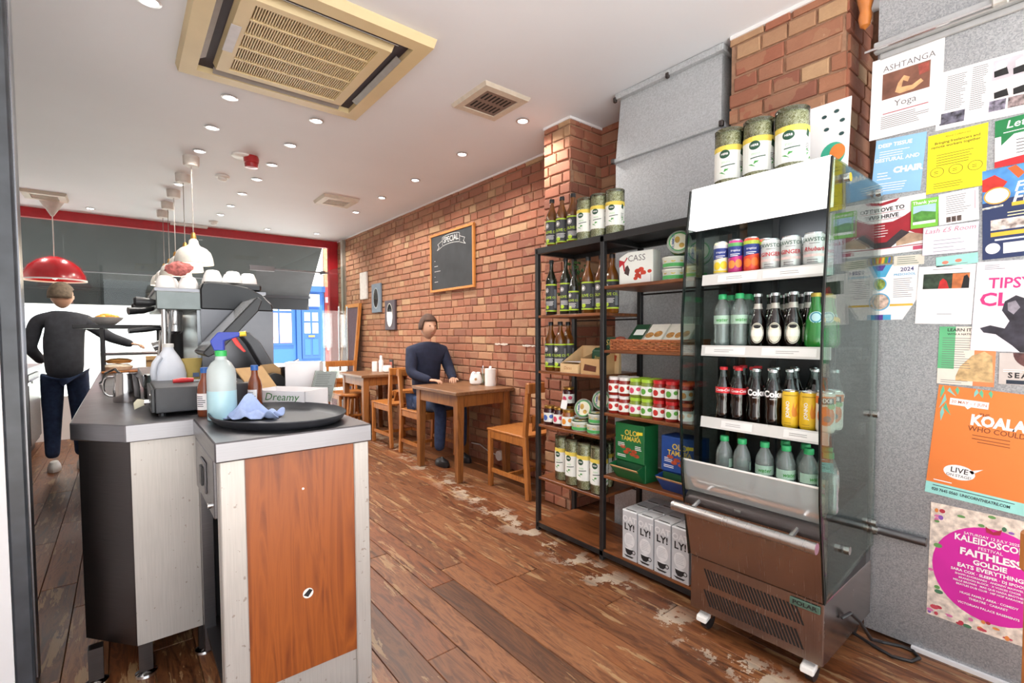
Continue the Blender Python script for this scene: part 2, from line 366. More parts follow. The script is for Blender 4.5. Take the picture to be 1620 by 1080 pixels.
# bricks: one cheap chamfered block, stretched per piece; local x = along, y = up, z = out of the wall
def brickmesh(seed):
    r = random.Random(seed); j = lambda: r.uniform(-.035, .035); g = G(); c = .06
    o = [(-.5, -.5), (.5, -.5), (.5, .5), (-.5, .5)]
    base = [(a+j()*.3, b+j(), 0) for a, b in o]; rim = [(p[0], p[1], .75) for p in base]
    top = [(p[0]*(1-c)+j()*.2, p[1]*(1-c*2.4)+j()*.4, 1+j()*2) for p in base]
    g.add(base+rim+top, [(0, 1, 5, 4), (1, 2, 6, 5), (2, 3, 7, 6), (3, 0, 4, 7), (4, 5, 9, 8), (5, 6, 10, 9), (6, 7, 11, 10), (7, 4, 8, 11), (8, 9, 10, 11)])
    return g
BG = [brickmesh(i) for i in range(6)]; BM = [g.mesh('brick', BRICK) for g in BG]
MNX = FACE_NX.to_4x4(); MNY = FACE_NY.to_4x4()
def course(a, b, rnd, z, k):
    """brick spans of one course between a and b"""
    out = []; t = a - rnd.random()*.1
    while t < b:
        ln = .215 if rnd.random() < (.55 if k % 2 else .2) else .105
        s, e = max(t, a), min(t+ln, b)
        if e-s > .03: out.append((s, e))
        t += ln+.01
    return out
def bricks(parent, M4, at, spans, rnd, proud=.012, cap=None, score=None):
    """spans: list of (s, e, z0, z1) in the print plane; the ones that show largest become parts, the rest one joined part"""
    items = list(spans)
    if cap and len(items) > cap: items.sort(key=score, reverse=True)
    rest = G()
    for i, (s, e, z0, z1) in enumerate(items):
        k = rnd.randrange(6); sc = Matrix.Diagonal((e-s, z1-z0, proud*rnd.uniform(.75, 1.2), 1))
        m = Matrix.Translation(at) @ M4 @ Matrix.Translation(((s+e)/2, (z0+z1)/2, 0)) @ sc
        if cap and i >= cap: rest.join(BG[k], m)
        else:
            o = D.objects.new('brick', BM[k]); COL.objects.link(o); o.parent = parent; o.matrix_local = m
    if rest.v:
        o = obj('brickwork', rest, BRICK, parent); o['kind'] = 'stuff'
rb = random.Random(5); CH = .0735
wr = struct('wall_right', G().box((WX, .6, 0), (WX+.1, FY, CZ)), MORTAR)
sp = []; k = 0; z = .004
while z < CZ-.02:
    for s, e in course(-FY, -2.05, rb, z, k): sp.append((s, e, z, min(z+CH-.011, CZ)))
    z += CH; k += 1
for ya, yb, zc in ((3.32, 3.51, 1.105), (2.93, 3.12, 1.095)):     # leftover white paint on the bricks
    r_ = random.Random(int(ya*100)); up = [(-ya-(yb-ya)*i/9, zc+r_.uniform(.002, .014)) for i in range(10)]; dn = [(-ya-(yb-ya)*i/9, zc-r_.uniform(.0, .012)) for i in range(9, -1, -1)]
    obj('paint_mark', G().add([(WX-.0150, -u, v) for u, v in up+dn], [tuple(range(20))]), mat('old white paint', '#cdbfb2', .9, var=.25, scale=60), wr)
def wscore(q):
    Y = -(q[0]+q[1])/2; zz = q[2]
    vis = 1.0 if (Y > 2.52 and (zz > .55 or Y < 3.3)) else .15
    if 2.1 < Y < 2.27: vis = .5
    return vis*(q[1]-q[0])/(Y**2)
bricks(wr, MNX, (WX, 0, 0), sp, rb, cap=300, score=wscore)
def pillar(name, ya, yb, seed):
    p = struct(name, G().box((PX, ya, 0), (WX, yb, CZ)), MORTAR); r = random.Random(seed); sp1 = []; sp2 = []; z = .004; k = 0
    while z < CZ-.02:
        z1 = min(z+CH-.011, CZ)
        for s, e in course(-yb-.004, -ya+.004, r, z, k): sp1.append((s, e, z, z1))
        for s, e in course(PX-.004, WX, r, z, k+1): sp2.append((s, e, z, z1))
        z += CH; k += 1
    bricks(p, MNX, (PX, 0, 0), sp1, r); bricks(p, MNY, (0, ya, 0), sp2, r)
    return p
pillar('wall_pier_far', 2.275, 2.51, 21); pillar('wall_pier_near', .712, 1.19, 22)
pl = G()
for a, b in (((PX-.02, 2.255, CZ-.016), (WX, 2.515, CZ)), ((PX-.02, .70, CZ-.016), (PX, 1.19, CZ)), ((WX-.02, 2.515, CZ-.014), (WX, FY, CZ))):
    pl = G().box(a, b); struct('trim_1' if a[1] == 2.255 else ('trim_2' if a[1] < 1 else 'trim_3'), pl, WHITE)
struct('wall_left', G().box((XL-.1, Y0, 0), (XL, FY, CZ)), WHITE)
struct('wall_partition', G().box((XL, 2.22, 0), (-.303, 2.32, CZ)), WHITE)
jb = thing('door_post', 'dark grey painted door post at the far left edge', 'door post', (-.278, 2.29, 0))
obj('post', G().box((-.024, -.07, 0), (.022, .07, CZ)), mat('dark door paint', '#3d4045', .35, var=.3, scale=12), jb, bevel=.006)
obj('edge_strip', G().box((.0225, -.05, .05), (.027, -.03, 2.3)), STEEL, jb)
# galvanised casing carrying the posters
cs = struct('wall_casing', G().box((CX, Y0, .012), (CX+.3, .592, CZ)), GALV)
obj('angle_rail', G().box((CX-.03, Y0, 2.262), (CX, .60, 2.30)).box((CX-.008, Y0, 2.238), (CX, .585, 2.262)), mat('rail metal', '#b7b9ba', .4, .5), cs, bevel=.003)
obj('rail_rod', G().tube([(CX-.036, Y0, 2.272), (CX-.036, .625, 2.272)], .006), CHROME, cs, smooth=True)
obj('rail_clip', G().box((CX-.05, .235, 2.262), (CX-.028, .275, 2.312)), mat('clip metal', '#cfd0cc', .35, .6), cs, bevel=.004)
obj('floor_bead', G().box((CX-.014, Y0, 0), (CX, .44, .014)), WHITE, cs)
ppipe = thing('wall_pipe', 'thin steel conduit pipe along the grey wall behind the pink poster', 'pipe', (CX-.02, 0, .425))
obj('pipe', G().tube([(0, .402, 0), (0, .59, .002)], .016, 12), STEEL, ppipe, smooth=True)
obj('pipe_collar', G().tube([(0, .545, .002), (0, .562, .002)], .024, 14), CHROME, ppipe, smooth=True)
tag(obj('foam_blob', G().lathe([(.0, -.075), (.018, -.06), (.024, -.03), (.019, 0), (.026, .03), (.03, .06), (.02, .085), (0, .09)], 14), mat('orange foam', '#c87a3a', .3, coat=.5), loc=(2.33, .645, 2.47), smooth=True), 'glossy orange expanding foam lump high beside the brick pier', 'foam')
# duct behind the shelving
du = thing('wall_duct', 'grey galvanised duct with flanges behind the shelving', 'duct', (2.34, 1.24, 0))
obj('duct_body', G().box((0, 0, 0), (.3, .655, 2.215)), GALVD, du)
g = G(); g.add([(0, 0, 2.235), (0, .655, 2.235), (.3, .655, 2.235), (.3, 0, 2.235), (.02, .01, 2.585), (.02, .635, 2.585), (.3, .635, 2.585), (.3, .01, 2.585)], [(0, 3, 2, 1), (4, 5, 6, 7), (0, 1, 5, 4), (1, 2, 6, 5), (2, 3, 7, 6), (3, 0, 4, 7)])
obj('duct_hood', g, GALVD, du)
obj('flange', G().box((-.022, -.02, 2.212), (.3, .668, 2.236)), GALVD, du, bevel=.003)
obj('flange', G().box((-.012, -.012, 2.585), (.3, .655, 2.617)), GALVD, du, bevel=.003)
for yy in (-.012, .66): obj('bolt', G().cbox((-.02, yy, 2.224), (.022, .022, .03)), STEELD, du, bevel=.004)
for yy in (.3, .655): obj('bolt', G().cbox((-.008, yy, 2.585), (.02, .02, .03)), STEELD, du, bevel=.004)
# ---------------------------------------------------------------- shop front
struct('wall_front_beam', G().box((XL, FY-.06, CZ-.105), (WX, FY+.02, CZ)), RED)
struct('trim_4', G().box((2.505, FY-.06, 0), (2.635, FY+.02, CZ-.105)), RED)
struct('wall_front_stall', G().box((XL, FY-.04, 0), (-.2, FY+.02, .5)), WHITE)
struct('window_1', G().box((XL, FY-.012, .5), (-.2, FY-.004, CZ-.105)), GLASS)
struct('window_2', G().box((-.195, FY-.012, .02), (1.50, FY-.004, CZ-.105)), GLASS)
struct('window_3', G().box((1.505, FY-.012, 2.15), (2.50, FY-.004, CZ-.105)), GLASS)
dr = struct('door_1', G().box((2.375, 6.56, .015), (2.387, 7.52, 2.13)), glassmat('door glass', '#f4f8f6', .25))   # glass leaf swung open into the shop
obj('patch_fitting', G().box((2.363, 7.40, 2.10), (2.399, 7.54, 2.145)), STEEL, dr); obj('patch_fitting', G().box((2.363, 7.40, 0.01), (2.399, 7.54, .1)), STEEL, dr)
hd = G().tube([(2.325, 6.64, .7), (2.325, 6.64, 1.58)], .014, 10).tube([(2.325, 6.64, .8), (2.378, 6.64, .8)], .008).tube([(2.325, 6.64, 1.48), (2.378, 6.64, 1.48)], .008)
obj('door_handle', hd, CHROME, dr, smooth=True)
hd = G().tube([(2.437, 6.64, .7), (2.437, 6.64, 1.58)], .014, 10); obj('door_handle', hd, CHROME, dr, smooth=True)
pf = struct('window_4', G().box((1.42, FY-.03, 2.105), (1.74, FY+.01, 2.175)), STEEL)
struct('trim_5', G().box((1.5, FY-.014, 2.128), (2.5, FY-.002, 2.15)), STEEL)
struct('trim_6', G().box((2.585, 7.2, 0), (2.645, 7.27, CZ-.02)), mat('grey post', '#9c968c', .5))
struct('trim_7', G().box((XL, FY-.016, 1.945), (1.5, FY, 1.955)), STEEL)
ct = thing('cable_tray', 'short white surface tray on the ceiling above the pendants', 'cable tray', (.72, 7.47, CZ)); obj('tray', G().box((-.2, -.04, -.03), (.2, .04, 0)), WPLAST, ct, bevel=.004)
# the street
AS = mat('pale pavement', '#d9d7d3', .9, var=.05, scale=2); 
struct('ground_bounce', G().box((-9, -12, -.12), (9, Y0, -.02)), AS)  # unseen pale ground added behind the camera to bounce sun onto the ceiling
struct('ground_street', G().box((-30, FY+.05, -.12), (40, 23.2, -.02)), AS)
aw = thing('awning', 'dark grey fabric awning over the shop front outside', 'awning', (0, 7.64, 2.6))
g = G(); g.add([(-3, 0, 0), (2.46, 0, 0), (2.66, 1.5, -.73), (-3, 1.5, -.73), (-3, 0, .02), (2.46, 0, .02), (2.66, 1.5, -.71), (-3, 1.5, -.71)], [(0, 1, 2, 3), (4, 7, 6, 5), (0, 4, 5, 1), (1, 5, 6, 2), (2, 6, 7, 3), (3, 7, 4, 0)])
AWN = mat('awning fabric', '#3c3d3e', .85, var=.12, scale=4); obj('canopy', g, AWN, aw); obj('valance', G().box((-3, 1.5, -.96), (2.66, 1.52, -.71)), AWN, aw); obj('front_bar', G().box((-3, 1.47, -.76), (2.68, 1.53, -.71)), DGREY, aw)
BL = mat('blue shop paint', '#1c4f92', .5); BLD = mat('deep blue shop paint', '#17437c', .5); SHG = mat('shop window pane', '#b9c6cc', .1, var=.4, scale=1.3, spec=.8)
bs = thing('blue_shop', 'bright blue painted shop front with window and panelled door across the street', 'building', (0, 22, 0))
obj('front_wall', G().box((3.2, 0, 0), (7.05, .3, 3.3)), BL, bs); obj('upper_wall', G().box((3.2, .05, 3.3), (7.05, .3, 9)), mat('pale render', '#e6e2da', .9), bs)
w = obj('window', G().box((4.55, -.06, .75), (5.75, .02, 2.85)), BLD, bs)
for i in range(2):
    for j, (z0, z1) in enumerate(((.85, 2.1), (2.2, 2.75))): obj('pane', G().box((4.66+i*.53, -.075, z0), (5.12+i*.53, -.06, z1)), mat('pink display', '#d8a0a4', .3, var=.5, scale=2.2) if j == 0 else SHG, w)
d = obj('door', G().box((6.08, -.06, .15), (6.86, .02, 2.3)), BLD, bs)
for i in range(2):
    for z0, z1 in ((1.25, 1.7), (1.78, 2.15)): obj('door_pane', G().box((6.18+i*.33, -.075, z0), (6.42+i*.33, -.06, z1)), SHG, d)
    obj('door_panel', G().box((6.18+i*.33, -.075, .3), (6.42+i*.33, -.06, 1.0)), BL, d)
obj('letterbox', G().box((6.34, -.085, 1.08), (6.6, -.06, 1.16)), mat('brass', '#b08a4c', .35, .8), d)
obj('fanlight', G().box((6.1, -.07, 2.42), (6.84, -.05, 2.95)), SHG, bs); obj('pilaster', G().box((5.85, -.12, 0), (6.02, .02, 3.2)), BLD, bs); obj('cornice', G().box((3.2, -.2, 3.05), (7.05, .02, 3.3)), BLD, bs)
rs = thing('red_shop', 'red painted building with a framed black and white poster', 'building', (0, 22, 0))
obj('front_wall', G().box((7.08, 0, 0), (11, .3, 3.3)), mat('red shop paint', '#8e2028', .6), rs); obj('upper_wall', G().box((7.08, .05, 3.3), (11, .3, 9)), mat('far brick', '#a8745a', .9, var=.3, scale=12), rs)
obj('sign_board', G().box((7.08, -.1, 2.6), (11, .02, 2.85)), mat('pale pink sign', '#c07a80', .6), rs)
ps = obj('poster', G().box((7.15, -.06, .5), (7.85, .01, 1.75)), WPAPER, rs); obj('poster_print', onface(G().rect(-.22, -.5, .22, .42), FACE_NY, (7.5, -.065, 1.12)), mat('newsprint', '#8a8c94', .8, var=.8, scale=14), ps)
obj('shop_panel', G().box((7.2, -.04, 1.8), (7.75, .01, 2.5)), mat('brown door', '#9a6a44', .6), rs)
ws = thing('pale_shop', 'long pale street frontage with a pink sign band behind the counter window', 'building', (0, 22, 0))
obj('front_wall', G().box((-22, 0, 0), (3.15, .3, 9)), mat('bright render', '#9c9694', .9), ws)
obj('sign_band', G().box((-22, -.12, 2.6), (3.15, .02, 3.35)), mat('pink sign band', '#b4485c', .6), ws)
for i in range(7):
    wv = obj('window', G().box((-9.6+i*1.75, -.05, .6), (-8.2+i*1.75, .02, 2.15)), mat('pale frame', '#d9d4d4', .6), ws); obj('pane', G().box((-9.5+i*1.75, -.07, .7), (-8.3+i*1.75, -.05, 2.05)), mat('pale pane', '#dfe3e8', .2, var=.2, scale=.8), wv)
obj('sign_lettering', onface(text('CHESTNUT', .36, 0, 0), FACE_NY, (-6.6, -.13, 2.97)), INKW, ws)
# ---------------------------------------------------------------- ceiling fittings
GLOW = mat('lamp glow', '#ffffff', .5, emit=14); RIM = mat('satin rim', '#c9c5c6', .3, .5)
rimme = G().lathe([(.03, 0), (.043, -.003), (.046, -.007), (.034, -.010), (.031, -.004)], 20, cap=False).mesh('rim', RIM, True)
lensme = G().lathe([(.0, -.0045), (.031, -.0045)], 18, cap=False).mesh('lens', GLOW)
k = .9793
DL = [(.556, 3.418, 'in the counter row, nearest the air conditioner'), (.534, 3.987, 'in the counter row, second from the air conditioner'), (.519, 4.549, 'in the counter row, just before the first pendant cup'), (.473, 5.669, 'in the counter row, behind the second pendant cup'),
      (1.073, 3.422, 'in the middle row, beside the air conditioner corner'), (1.052, 3.984, 'in the middle row, second from the air conditioner'), (1.042, 4.537, 'in the middle row, right of the red sounder'), (1.024, 5.044, 'in the middle row, fourth from the air conditioner'), (1.009, 5.651, 'in the middle row, fifth from the air conditioner'), (.999, 6.251, 'in the middle row, sixth from the air conditioner'), (.974, 6.781, 'in the middle row, last before the red beam'),
      (2.169, 2.556, 'in the brick wall row, nearest the pier and square vent'), (2.181, 3.327, 'in the brick wall row, second from the pier'), (2.195, 4.152, 'in the brick wall row, third from the pier'), (2.194, 4.903, 'in the brick wall row, fourth from the pier'), (2.209, 5.669, 'in the brick wall row, right of the far vent'), (2.228, 7.211, 'in the brick wall row, last before the red beam'),
      (1.604, 7.32, 'by the red beam between two rows'), (-.232, 7.35, 'by the red beam, right of the red pendant'), (-.849, 7.35, 'by the red beam at the far left'), (.136, 2.657, 'at the top edge, left of the air conditioner')]
for i, (x, y, w) in enumerate(DL):
    x *= k; y = min(y*k, 7.35)
    t = thing('downlight', 'small round recessed ceiling spotlight ' + w, 'downlight', (x, y, CZ), 0, 'ceiling downlights')
    link('rim', rimme, t); link('lens', lensme, t)
    ld = D.lights.new('downlight', 'SPOT'); ld.energy = DOWNLIGHT_W; ld.spot_size = radians(150); ld.spot_blend = .6; ld.shadow_soft_size = .03; ld.color = (1, .95, .89)
    lo = D.objects.new('downlight_beam', ld); COL.objects.link(lo); lo.parent = t; lo.location = (0, 0, -.02)
# air conditioner cassette
ac = thing('air_conditioner', 'aged cream ceiling cassette air conditioner with slatted grille', 'air conditioner', (.745, 2.60, CZ))
hx, hy = .485, .515; zb = -.042
g = G()
def frame(g, x, y, xi, yi, z0, z1, xs=None):
    vs = []
    for (a, b, z) in ((x, y, z0), (x-.012, y-.012, z1), (xi, yi, z1), (xi, yi, z1+.035)):
        vs += [(-a, -b, z), (a, -b, z), (a, b, z), (-a, b, z)]
    fs = []
    for r in range(3):
        for q in range(4): fs.append((r*4+q, r*4+(q+1) % 4, (r+1)*4+(q+1) % 4, (r+1)*4+q))
    return g.add(vs, fs)
frame(g, hx, hy, .40, .43, 0, zb); obj('outer_frame', g, CREAM, ac)
obj('backing', G().box((-.41, -.44, -.012), (.41, .44, -.006)), mat('dark recess', '#3a3238', .7), ac)
g = G()
frame(g, .335, .365, .27, .315, -.01, zb-.004); g.box((-.335, -.365, -.012), (.335, .365, -.010)); obj('grille_frame', g, CREAM, ac)
slat = G().box((-.0028, -.315, zb+.002), (.0028, .315, zb+.018)).mesh('grille_slat', CREAM)
n = 50
for i in range(n): shared('grille_slat', slat, ac, (-.267+i*.534/(n-1), 0, 0))
for yy in (-.19, -.065, .065, .19): obj('grille_bar', G().box((-.27, yy-.006, zb-.001), (.27, yy+.006, zb+.016)), CREAM, ac)
obj('label_strip', G().box((-.327, -.12, zb-.006), (-.285, .13, zb-.003)), mat('grey label', '#c9c6c8', .5), ac)
for a in range(4):
    vx = G(); m = Matrix.Rotation(a*pi/2, 4, 'Z'); ln = .30 if a % 2 else .33; off = .385 if a % 2 == 1 else .37
    if a % 2: q = G().add([(-ln, off+.02, zb+.004), (ln, off+.02, zb+.004), (ln, off-.012, zb+.022), (-ln, off-.012, zb+.022), (-ln, off+.02, zb), (ln, off+.02, zb), (ln, off-.012, zb+.018), (-ln, off-.012, zb+.018)], [(0, 1, 2, 3), (4, 7, 6, 5), (0, 4, 5, 1), (2, 6, 7, 3)])
    else: q = G().add([(-ln, off+.045, zb+.004), (ln, off+.045, zb+.004), (ln, off+.014, zb+.022), (-ln, off+.014, zb+.022), (-ln, off+.045, zb), (ln, off+.045, zb), (ln, off+.014, zb+.018), (-ln, off+.014, zb+.018)], [(0, 1, 2, 3), (4, 7, 6, 5), (0, 4, 5, 1), (2, 6, 7, 3)])
    vx.join(q, m); obj('air_flap', vx, mat('grey flap', '#8f8a86', .4), ac)
def vent(name, label, x0, y0, x1, y1, slots, dark):
    t = thing(name, label, 'vent', ((x0+x1)/2, (y0+y1)/2, CZ), 0); a, b = (x1-x0)/2, (y1-y0)/2
    obj('frame', frame(G(), a, b, a*.68, b*.68, 0, -.02), BEIGE, t); obj('core', G().box((-a*.68, -b*.68, -.014), (a*.68, b*.68, -.004)), dark, t)
    for i in range(slots):
        for s in (-1, 1):
            u = (-1+2*(i+.5)/slots)*a*.58
            obj('slot', G().box((u-a*.03, s*b*.3-b*.2, -.016), (u+a*.03, s*b*.3+b*.2, -.0138)), mat('slot black', '#1a1614', .8), t)
vent('ceiling_vent', 'square beige ceiling vent with brown slotted core near the pier', 1.63, 2.24, 1.97, 2.61, 7, mat('brown grille', '#7c6a60', .5))
for nm, lab, (x0, y0, x1, y1) in (('ceiling_vent', 'beige ceiling vent in the middle of the ceiling, far from the pier', (1.63, 5.02, 2.0, 5.37)), ('ceiling_vent', 'cream ceiling vent above the red pendant, far left', (-.73, 6.62, -.385, 6.95))):
    t = thing(nm, lab, 'vent', ((x0+x1)/2, (y0+y1)/2, CZ)); a, b = (x1-x0)/2, (y1-y0)/2
    obj('frame', frame(G(), a, b, a*.6, b*.6, 0, -.03), BEIGE, t); obj('core', G().box((-a*.6, -b*.6, -.02), (a*.6, b*.6, -.01)), mat('grey grille', '#a39a93', .6), t)
    for i in range(4): obj('louvre', G().box((-a*.55, -b*.5+i*b*.3, -.026), (a*.55, -b*.42+i*b*.3, -.02)), BEIGE, t)
fa = thing('fire_sounder', 'red fire alarm sounder on a white base on the ceiling', 'fire alarm', (.835*k+.03, 4.44*k, CZ))
obj('base', G().lathe([(.075, 0), (.075, -.012), (.065, -.018)], 24, (-.06, .02, 0)), WPLAST, fa, smooth=True)
obj('horn', G().lathe([(.05, -.0), (.056, -.02), (.054, -.05), (.047, -.055), (.05, -.06), (.046, -.09), (.02, -.095)], 22), mat('alarm red', '#a31f24', .3, coat=.3), fa, smooth=True)
def detector(lab, x, y, r):
    t = thing('smoke_detector', lab, 'smoke detector', (x, y, CZ)); obj('base', G().lathe([(r, 0), (r, -.012), (r*.85, -.02)], 22), WPLAST, t, smooth=True)
    obj('head', G().lathe([(r*.62, -.018), (r*.66, -.035), (r*.5, -.045), (r*.2, -.05)], 20), WPLAST, t, smooth=True)
detector('round white smoke detector on the ceiling below the red sounder', .745, 5.03, .055); detector('small white smoke detector on the ceiling just before the red beam', .94, 7.1, .05)
# pendants
SHW = mat('cream enamel', '#c2bdb4', .35, coat=.3); BRASS = mat('lamp brass', '#b98a4a', .3, .8); CUPM = mat('ceiling cup', '#cfc6bd', .5)
def pendant():
    t = thing('pendant_lamp', '', 'pendant lamp', (0, 0, CZ), 0, 'white pendant lamps over the counter')
    obj('ceiling_cup', G().lathe([(.058, 0), (.056, -.06), (.05, -.075), (.01, -.077)], 24), CUPM, t, smooth=True)
    obj('cable', G().tube([(0, 0, -.07), (0, 0, -.645)], .0035, 6), mat('grey flex', '#8d8680', .6), t)
    obj('lamp_holder', G().lathe([(.012, -.60), (.018, -.62), (.022, -.655), (.02, -.68)], 16), BRASS, t, smooth=True)
    obj('lamp_shade', G().lathe([(.02, -.65), (.032, -.665), (.036, -.695), (.05, -.71), (.088, -.728), (.115, -.755), (.13, -.80), (.137, -.85), (.134, -.852), (.126, -.803), (.11, -.76), (.084, -.735), (.045, -.716), (.03, -.70)], 32, cap=False), SHW, t, smooth=True)
    obj('bulb', G().lathe([(0, -.83), (.02, -.825), (.03, -.80), (.022, -.76), (.012, -.73)], 16), mat('bulb', '#ffe9c0', .4, emit=12), t, smooth=True)
    return t
P0 = pendant(); PL = ['nearest of the row', 'second of the row', 'third of the row', 'fourth of the row', 'farthest of the row']
for i, (x, y) in enumerate(((.474, 4.65), (.465, 5.2), (.44, 5.82), (.427, 6.39), (.41, 6.87))):
    o = P0 if i == 0 else dup(P0); o.location = (x, y, CZ); o['label'] = 'white enamel pendant lamp over the counter, ' + PL[i]
    ld = D.lights.new('pendant', 'POINT'); ld.energy = 1.6; ld.shadow_soft_size = .03; ld.color = (1, .85, .65); lo = D.objects.new('pendant_light', ld); COL.objects.link(lo); lo.parent = o; lo.location = (0, 0, -.86)
t = thing('pendant_lamp', 'large red dome pendant lamp with conical ceiling cup at left', 'pendant lamp', (-.525, 7.0, CZ))
obj('ceiling_cup', G().lathe([(.105, 0), (.10, -.012), (.012, -.17)], 28), CUPM, t, smooth=True); obj('cable', G().tube([(0, 0, -.16), (0, 0, -.585)], .005, 6), WPLAST, t)
obj('lamp_shade', G().lathe([(.01, -.585), (.05, -.59), (.14, -.63), (.21, -.695), (.25, -.785), (.258, -.835), (.254, -.837), (.243, -.785), (.20, -.70), (.13, -.64), (.03, -.60)], 40, cap=False), mat('red enamel', '#b81420', .22, coat=.6), t, smooth=True)
obj('shade_rim', G().lathe([(.259, -.83), (.26, -.845), (.252, -.845), (.252, -.83)], 40, cap=False), WPLAST, t, smooth=True)
obj('bulb', G().lathe([(0, -.83), (.03, -.82), (.04, -.78), (.02, -.72)], 16), MATS['bulb'], t, smooth=True)
# ---------------------------------------------------------------- brick wall pieces
def wallpiece(name, lab, cat, y0, y1, z0, z1): return thing(name, lab, cat, (WX-.012, (y0+y1)/2, z0)), abs(y1-y0), z1-z0
t, w, h = wallpiece('chalkboard', 'wood framed chalkboard headed SPECIAL on the brick wall', 'chalkboard', 3.80, 4.63, 1.64, 2.25)
obj('board', G().box((-.02, -w/2+.02, .02), (-.008, w/2-.02, h-.02)), mat('slate', '#2e3033', .7, var=.25, scale=6), t)
for a, b in (((-.03, -w/2, 0), (-.004, w/2, .025)), ((-.03, -w/2, h-.025), (-.004, w/2, h)), ((-.03, -w/2, .025), (-.004, -w/2+.025, h-.025)), ((-.03, w/2-.025, .025), (-.004, w/2, h-.025))): obj('frame_rail', G().box(a, b), FRAMEW, t, bevel=.003)
CH_ = mat('chalk', '#d8d8d4', .9, var=.2, scale=60)
g = text('SPECIAL', .055, 0, .215, bold=.006)
for s in (-1, 1):
    g.poly([(s*.16, .25), (s*.165, .25), (s*.165, .17), (s*.16, .17)]); g.poly([(s*.165, .22), (s*.26, .19), (s*.26, .186), (s*.165, .216)]); g.poly([(s*.165, .16), (s*.27, .13), (s*.27, .126), (s*.165, .156)]); g.poly([(s*.26, .19), (s*.235, .16), (s*.27, .13), (s*.262, .13), (s*.228, .16), (s*.253, .19)])
for i in range(12):
    a = -.16+i*.32/12; b = a+.32/12; f = lambda u: .262-u*u*.5
    g.poly([(a, f(a)), (b, f(b)), (b, f(b)+.004), (a, f(a)+.004)]); g.poly([(a, f(a)-.09), (b, f(b)-.09), (b, f(b)-.086), (a, f(a)-.086)])
for i in range(5): g.rect(-.33, .02-i*.055, -.33+.02+.05*(i % 3), .024-i*.055)
obj('lettering', onface(g, FACE_NX, (-.021, 0, h/2)), CH_, t)
t, w, h = wallpiece('plaque', 'plain white wooden plaque on the brick wall, farthest of three', 'plaque', 6.37, 6.60, 1.68, 2.05); obj('board', G().box((-.03, -w/2, 0), (-.004, w/2, h)), mat('whitewashed wood', '#d6d0ca', .7, var=.1), t, bevel=.004)
t, w, h = wallpiece('wall_mirror', 'blue grey framed mirror on the brick wall, middle of three', 'mirror', 5.92, 6.20, 1.48, 1.86)
BGF = mat('blue grey paint', '#6f7c88', .6)
obj('frame', G().box((-.03, -w/2, 0), (-.004, w/2, h)), BGF, t, bevel=.005); obj('inner_rim', onface(G().ring(0, 0, .085, .012, b=.135), FACE_NX, (-.031, 0, h/2)), mat('pale rim', '#a9aeb0', .5), t); obj('mirror_glass', onface(G().disc(0, 0, .073, .122), FACE_NX, (-.0315, 0, h/2)), steelmat('mirror', '#e6e6e6', .05, (1, 1, 1), .02), t)
t, w, h = wallpiece('wall_mirror', 'dark purple framed oval mirror on the brick wall, nearest of three', 'mirror', 5.50, 5.78, 1.25, 1.62)
obj('frame', G().box((-.035, -w/2, 0), (-.004, w/2, h)), mat('plum paint', '#4b4048', .6), t, bevel=.005); obj('inner_rim', onface(G().ring(0, 0, .085, .014, b=.15), FACE_NX, (-.036, 0, h/2)), mat('silver rim', '#b8b0a4', .4, .5), t); obj('mirror_glass', onface(G().disc(0, 0, .071, .136), FACE_NX, (-.0365, 0, h/2)), MATS['mirror'], t)
# plug socket low on the wall
t = thing('wall_socket', 'round white plug socket low on the brick wall under the table', 'socket', (WX-.012, 3.43, .1)); obj('plate', G().tube([(0, 0, 0), (-.03, 0, 0)], .045, 18), WPLAST, t, smooth=True); obj('cable', G().tube([(-.02, .02, .0), (-.03, .14, .01), (-.02, .3, .05), (-.02, .44, .04)], .005, 6), WPLAST, t, smooth=True)
# leaning menu board
t = thing('menu_board', 'tall wood framed plum menu board leaning on the far brick wall', 'board', (2.435, 6.83, 0), radians(0)); 
def lean(p): return (p[0]+p[2]*.10, p[1], p[2])
for nm, a, b, m in (('panel', (-.008, -.24, .05), (.008, .24, 1.58), mat('plum panel', '#5d4450', .7, var=.1)), ('frame_rail', (-.02, -.27, 0), (.02, .27, .05), FRAMEW), ('frame_rail', (-.02, -.27, 1.58), (.02, .27, 1.63), FRAMEW), ('frame_rail', (-.02, -.27, .05), (.02, -.235, 1.58), FRAMEW), ('frame_rail', (-.02, .235, .05), (.02, .27, 1.58), FRAMEW)):
    g = G().box(a, b); g.v = [lean(p) for p in g.v]; obj(nm, g, m, t)
# ---------------------------------------------------------------- steel counter
ct = thing('service_counter', 'long stainless steel service counter with chamfered end on adjustable feet', 'counter', (0, 0, 0))
top = [(-.147, 2.237), (0, 2.056), (.197, 2.056), (.197, 2.14), (.70, 2.14), (.70, 5.7), (-.147, 5.7)]
obj('worktop', G().prism(top, .84, .90, 2), STEEL, ct, bevel=.003)
obj('angled_panel', G().prism([(-.128, 2.262), (.012, 2.086), (.03, 2.1), (-.11, 2.276)], .125, .84, 2), STEELD, ct)  # darker steel paints in the shade of a face turned from the light
obj('front_panel', G().box((.013, 2.086, .125), (.205, 2.10, .84)), STEELW, ct)
obj('side_panel', G().box((-.128, 2.27, .125), (-.112, 5.68, .84)), STEELD, ct)
obj('customer_panel', G().box((.67, 2.16, .1), (.686, 5.68, .84)), PANELW, ct)
obj('bottom_shelf', G().box((-.11, 2.3, .125), (.67, 5.68, .14)), STEELD, ct)
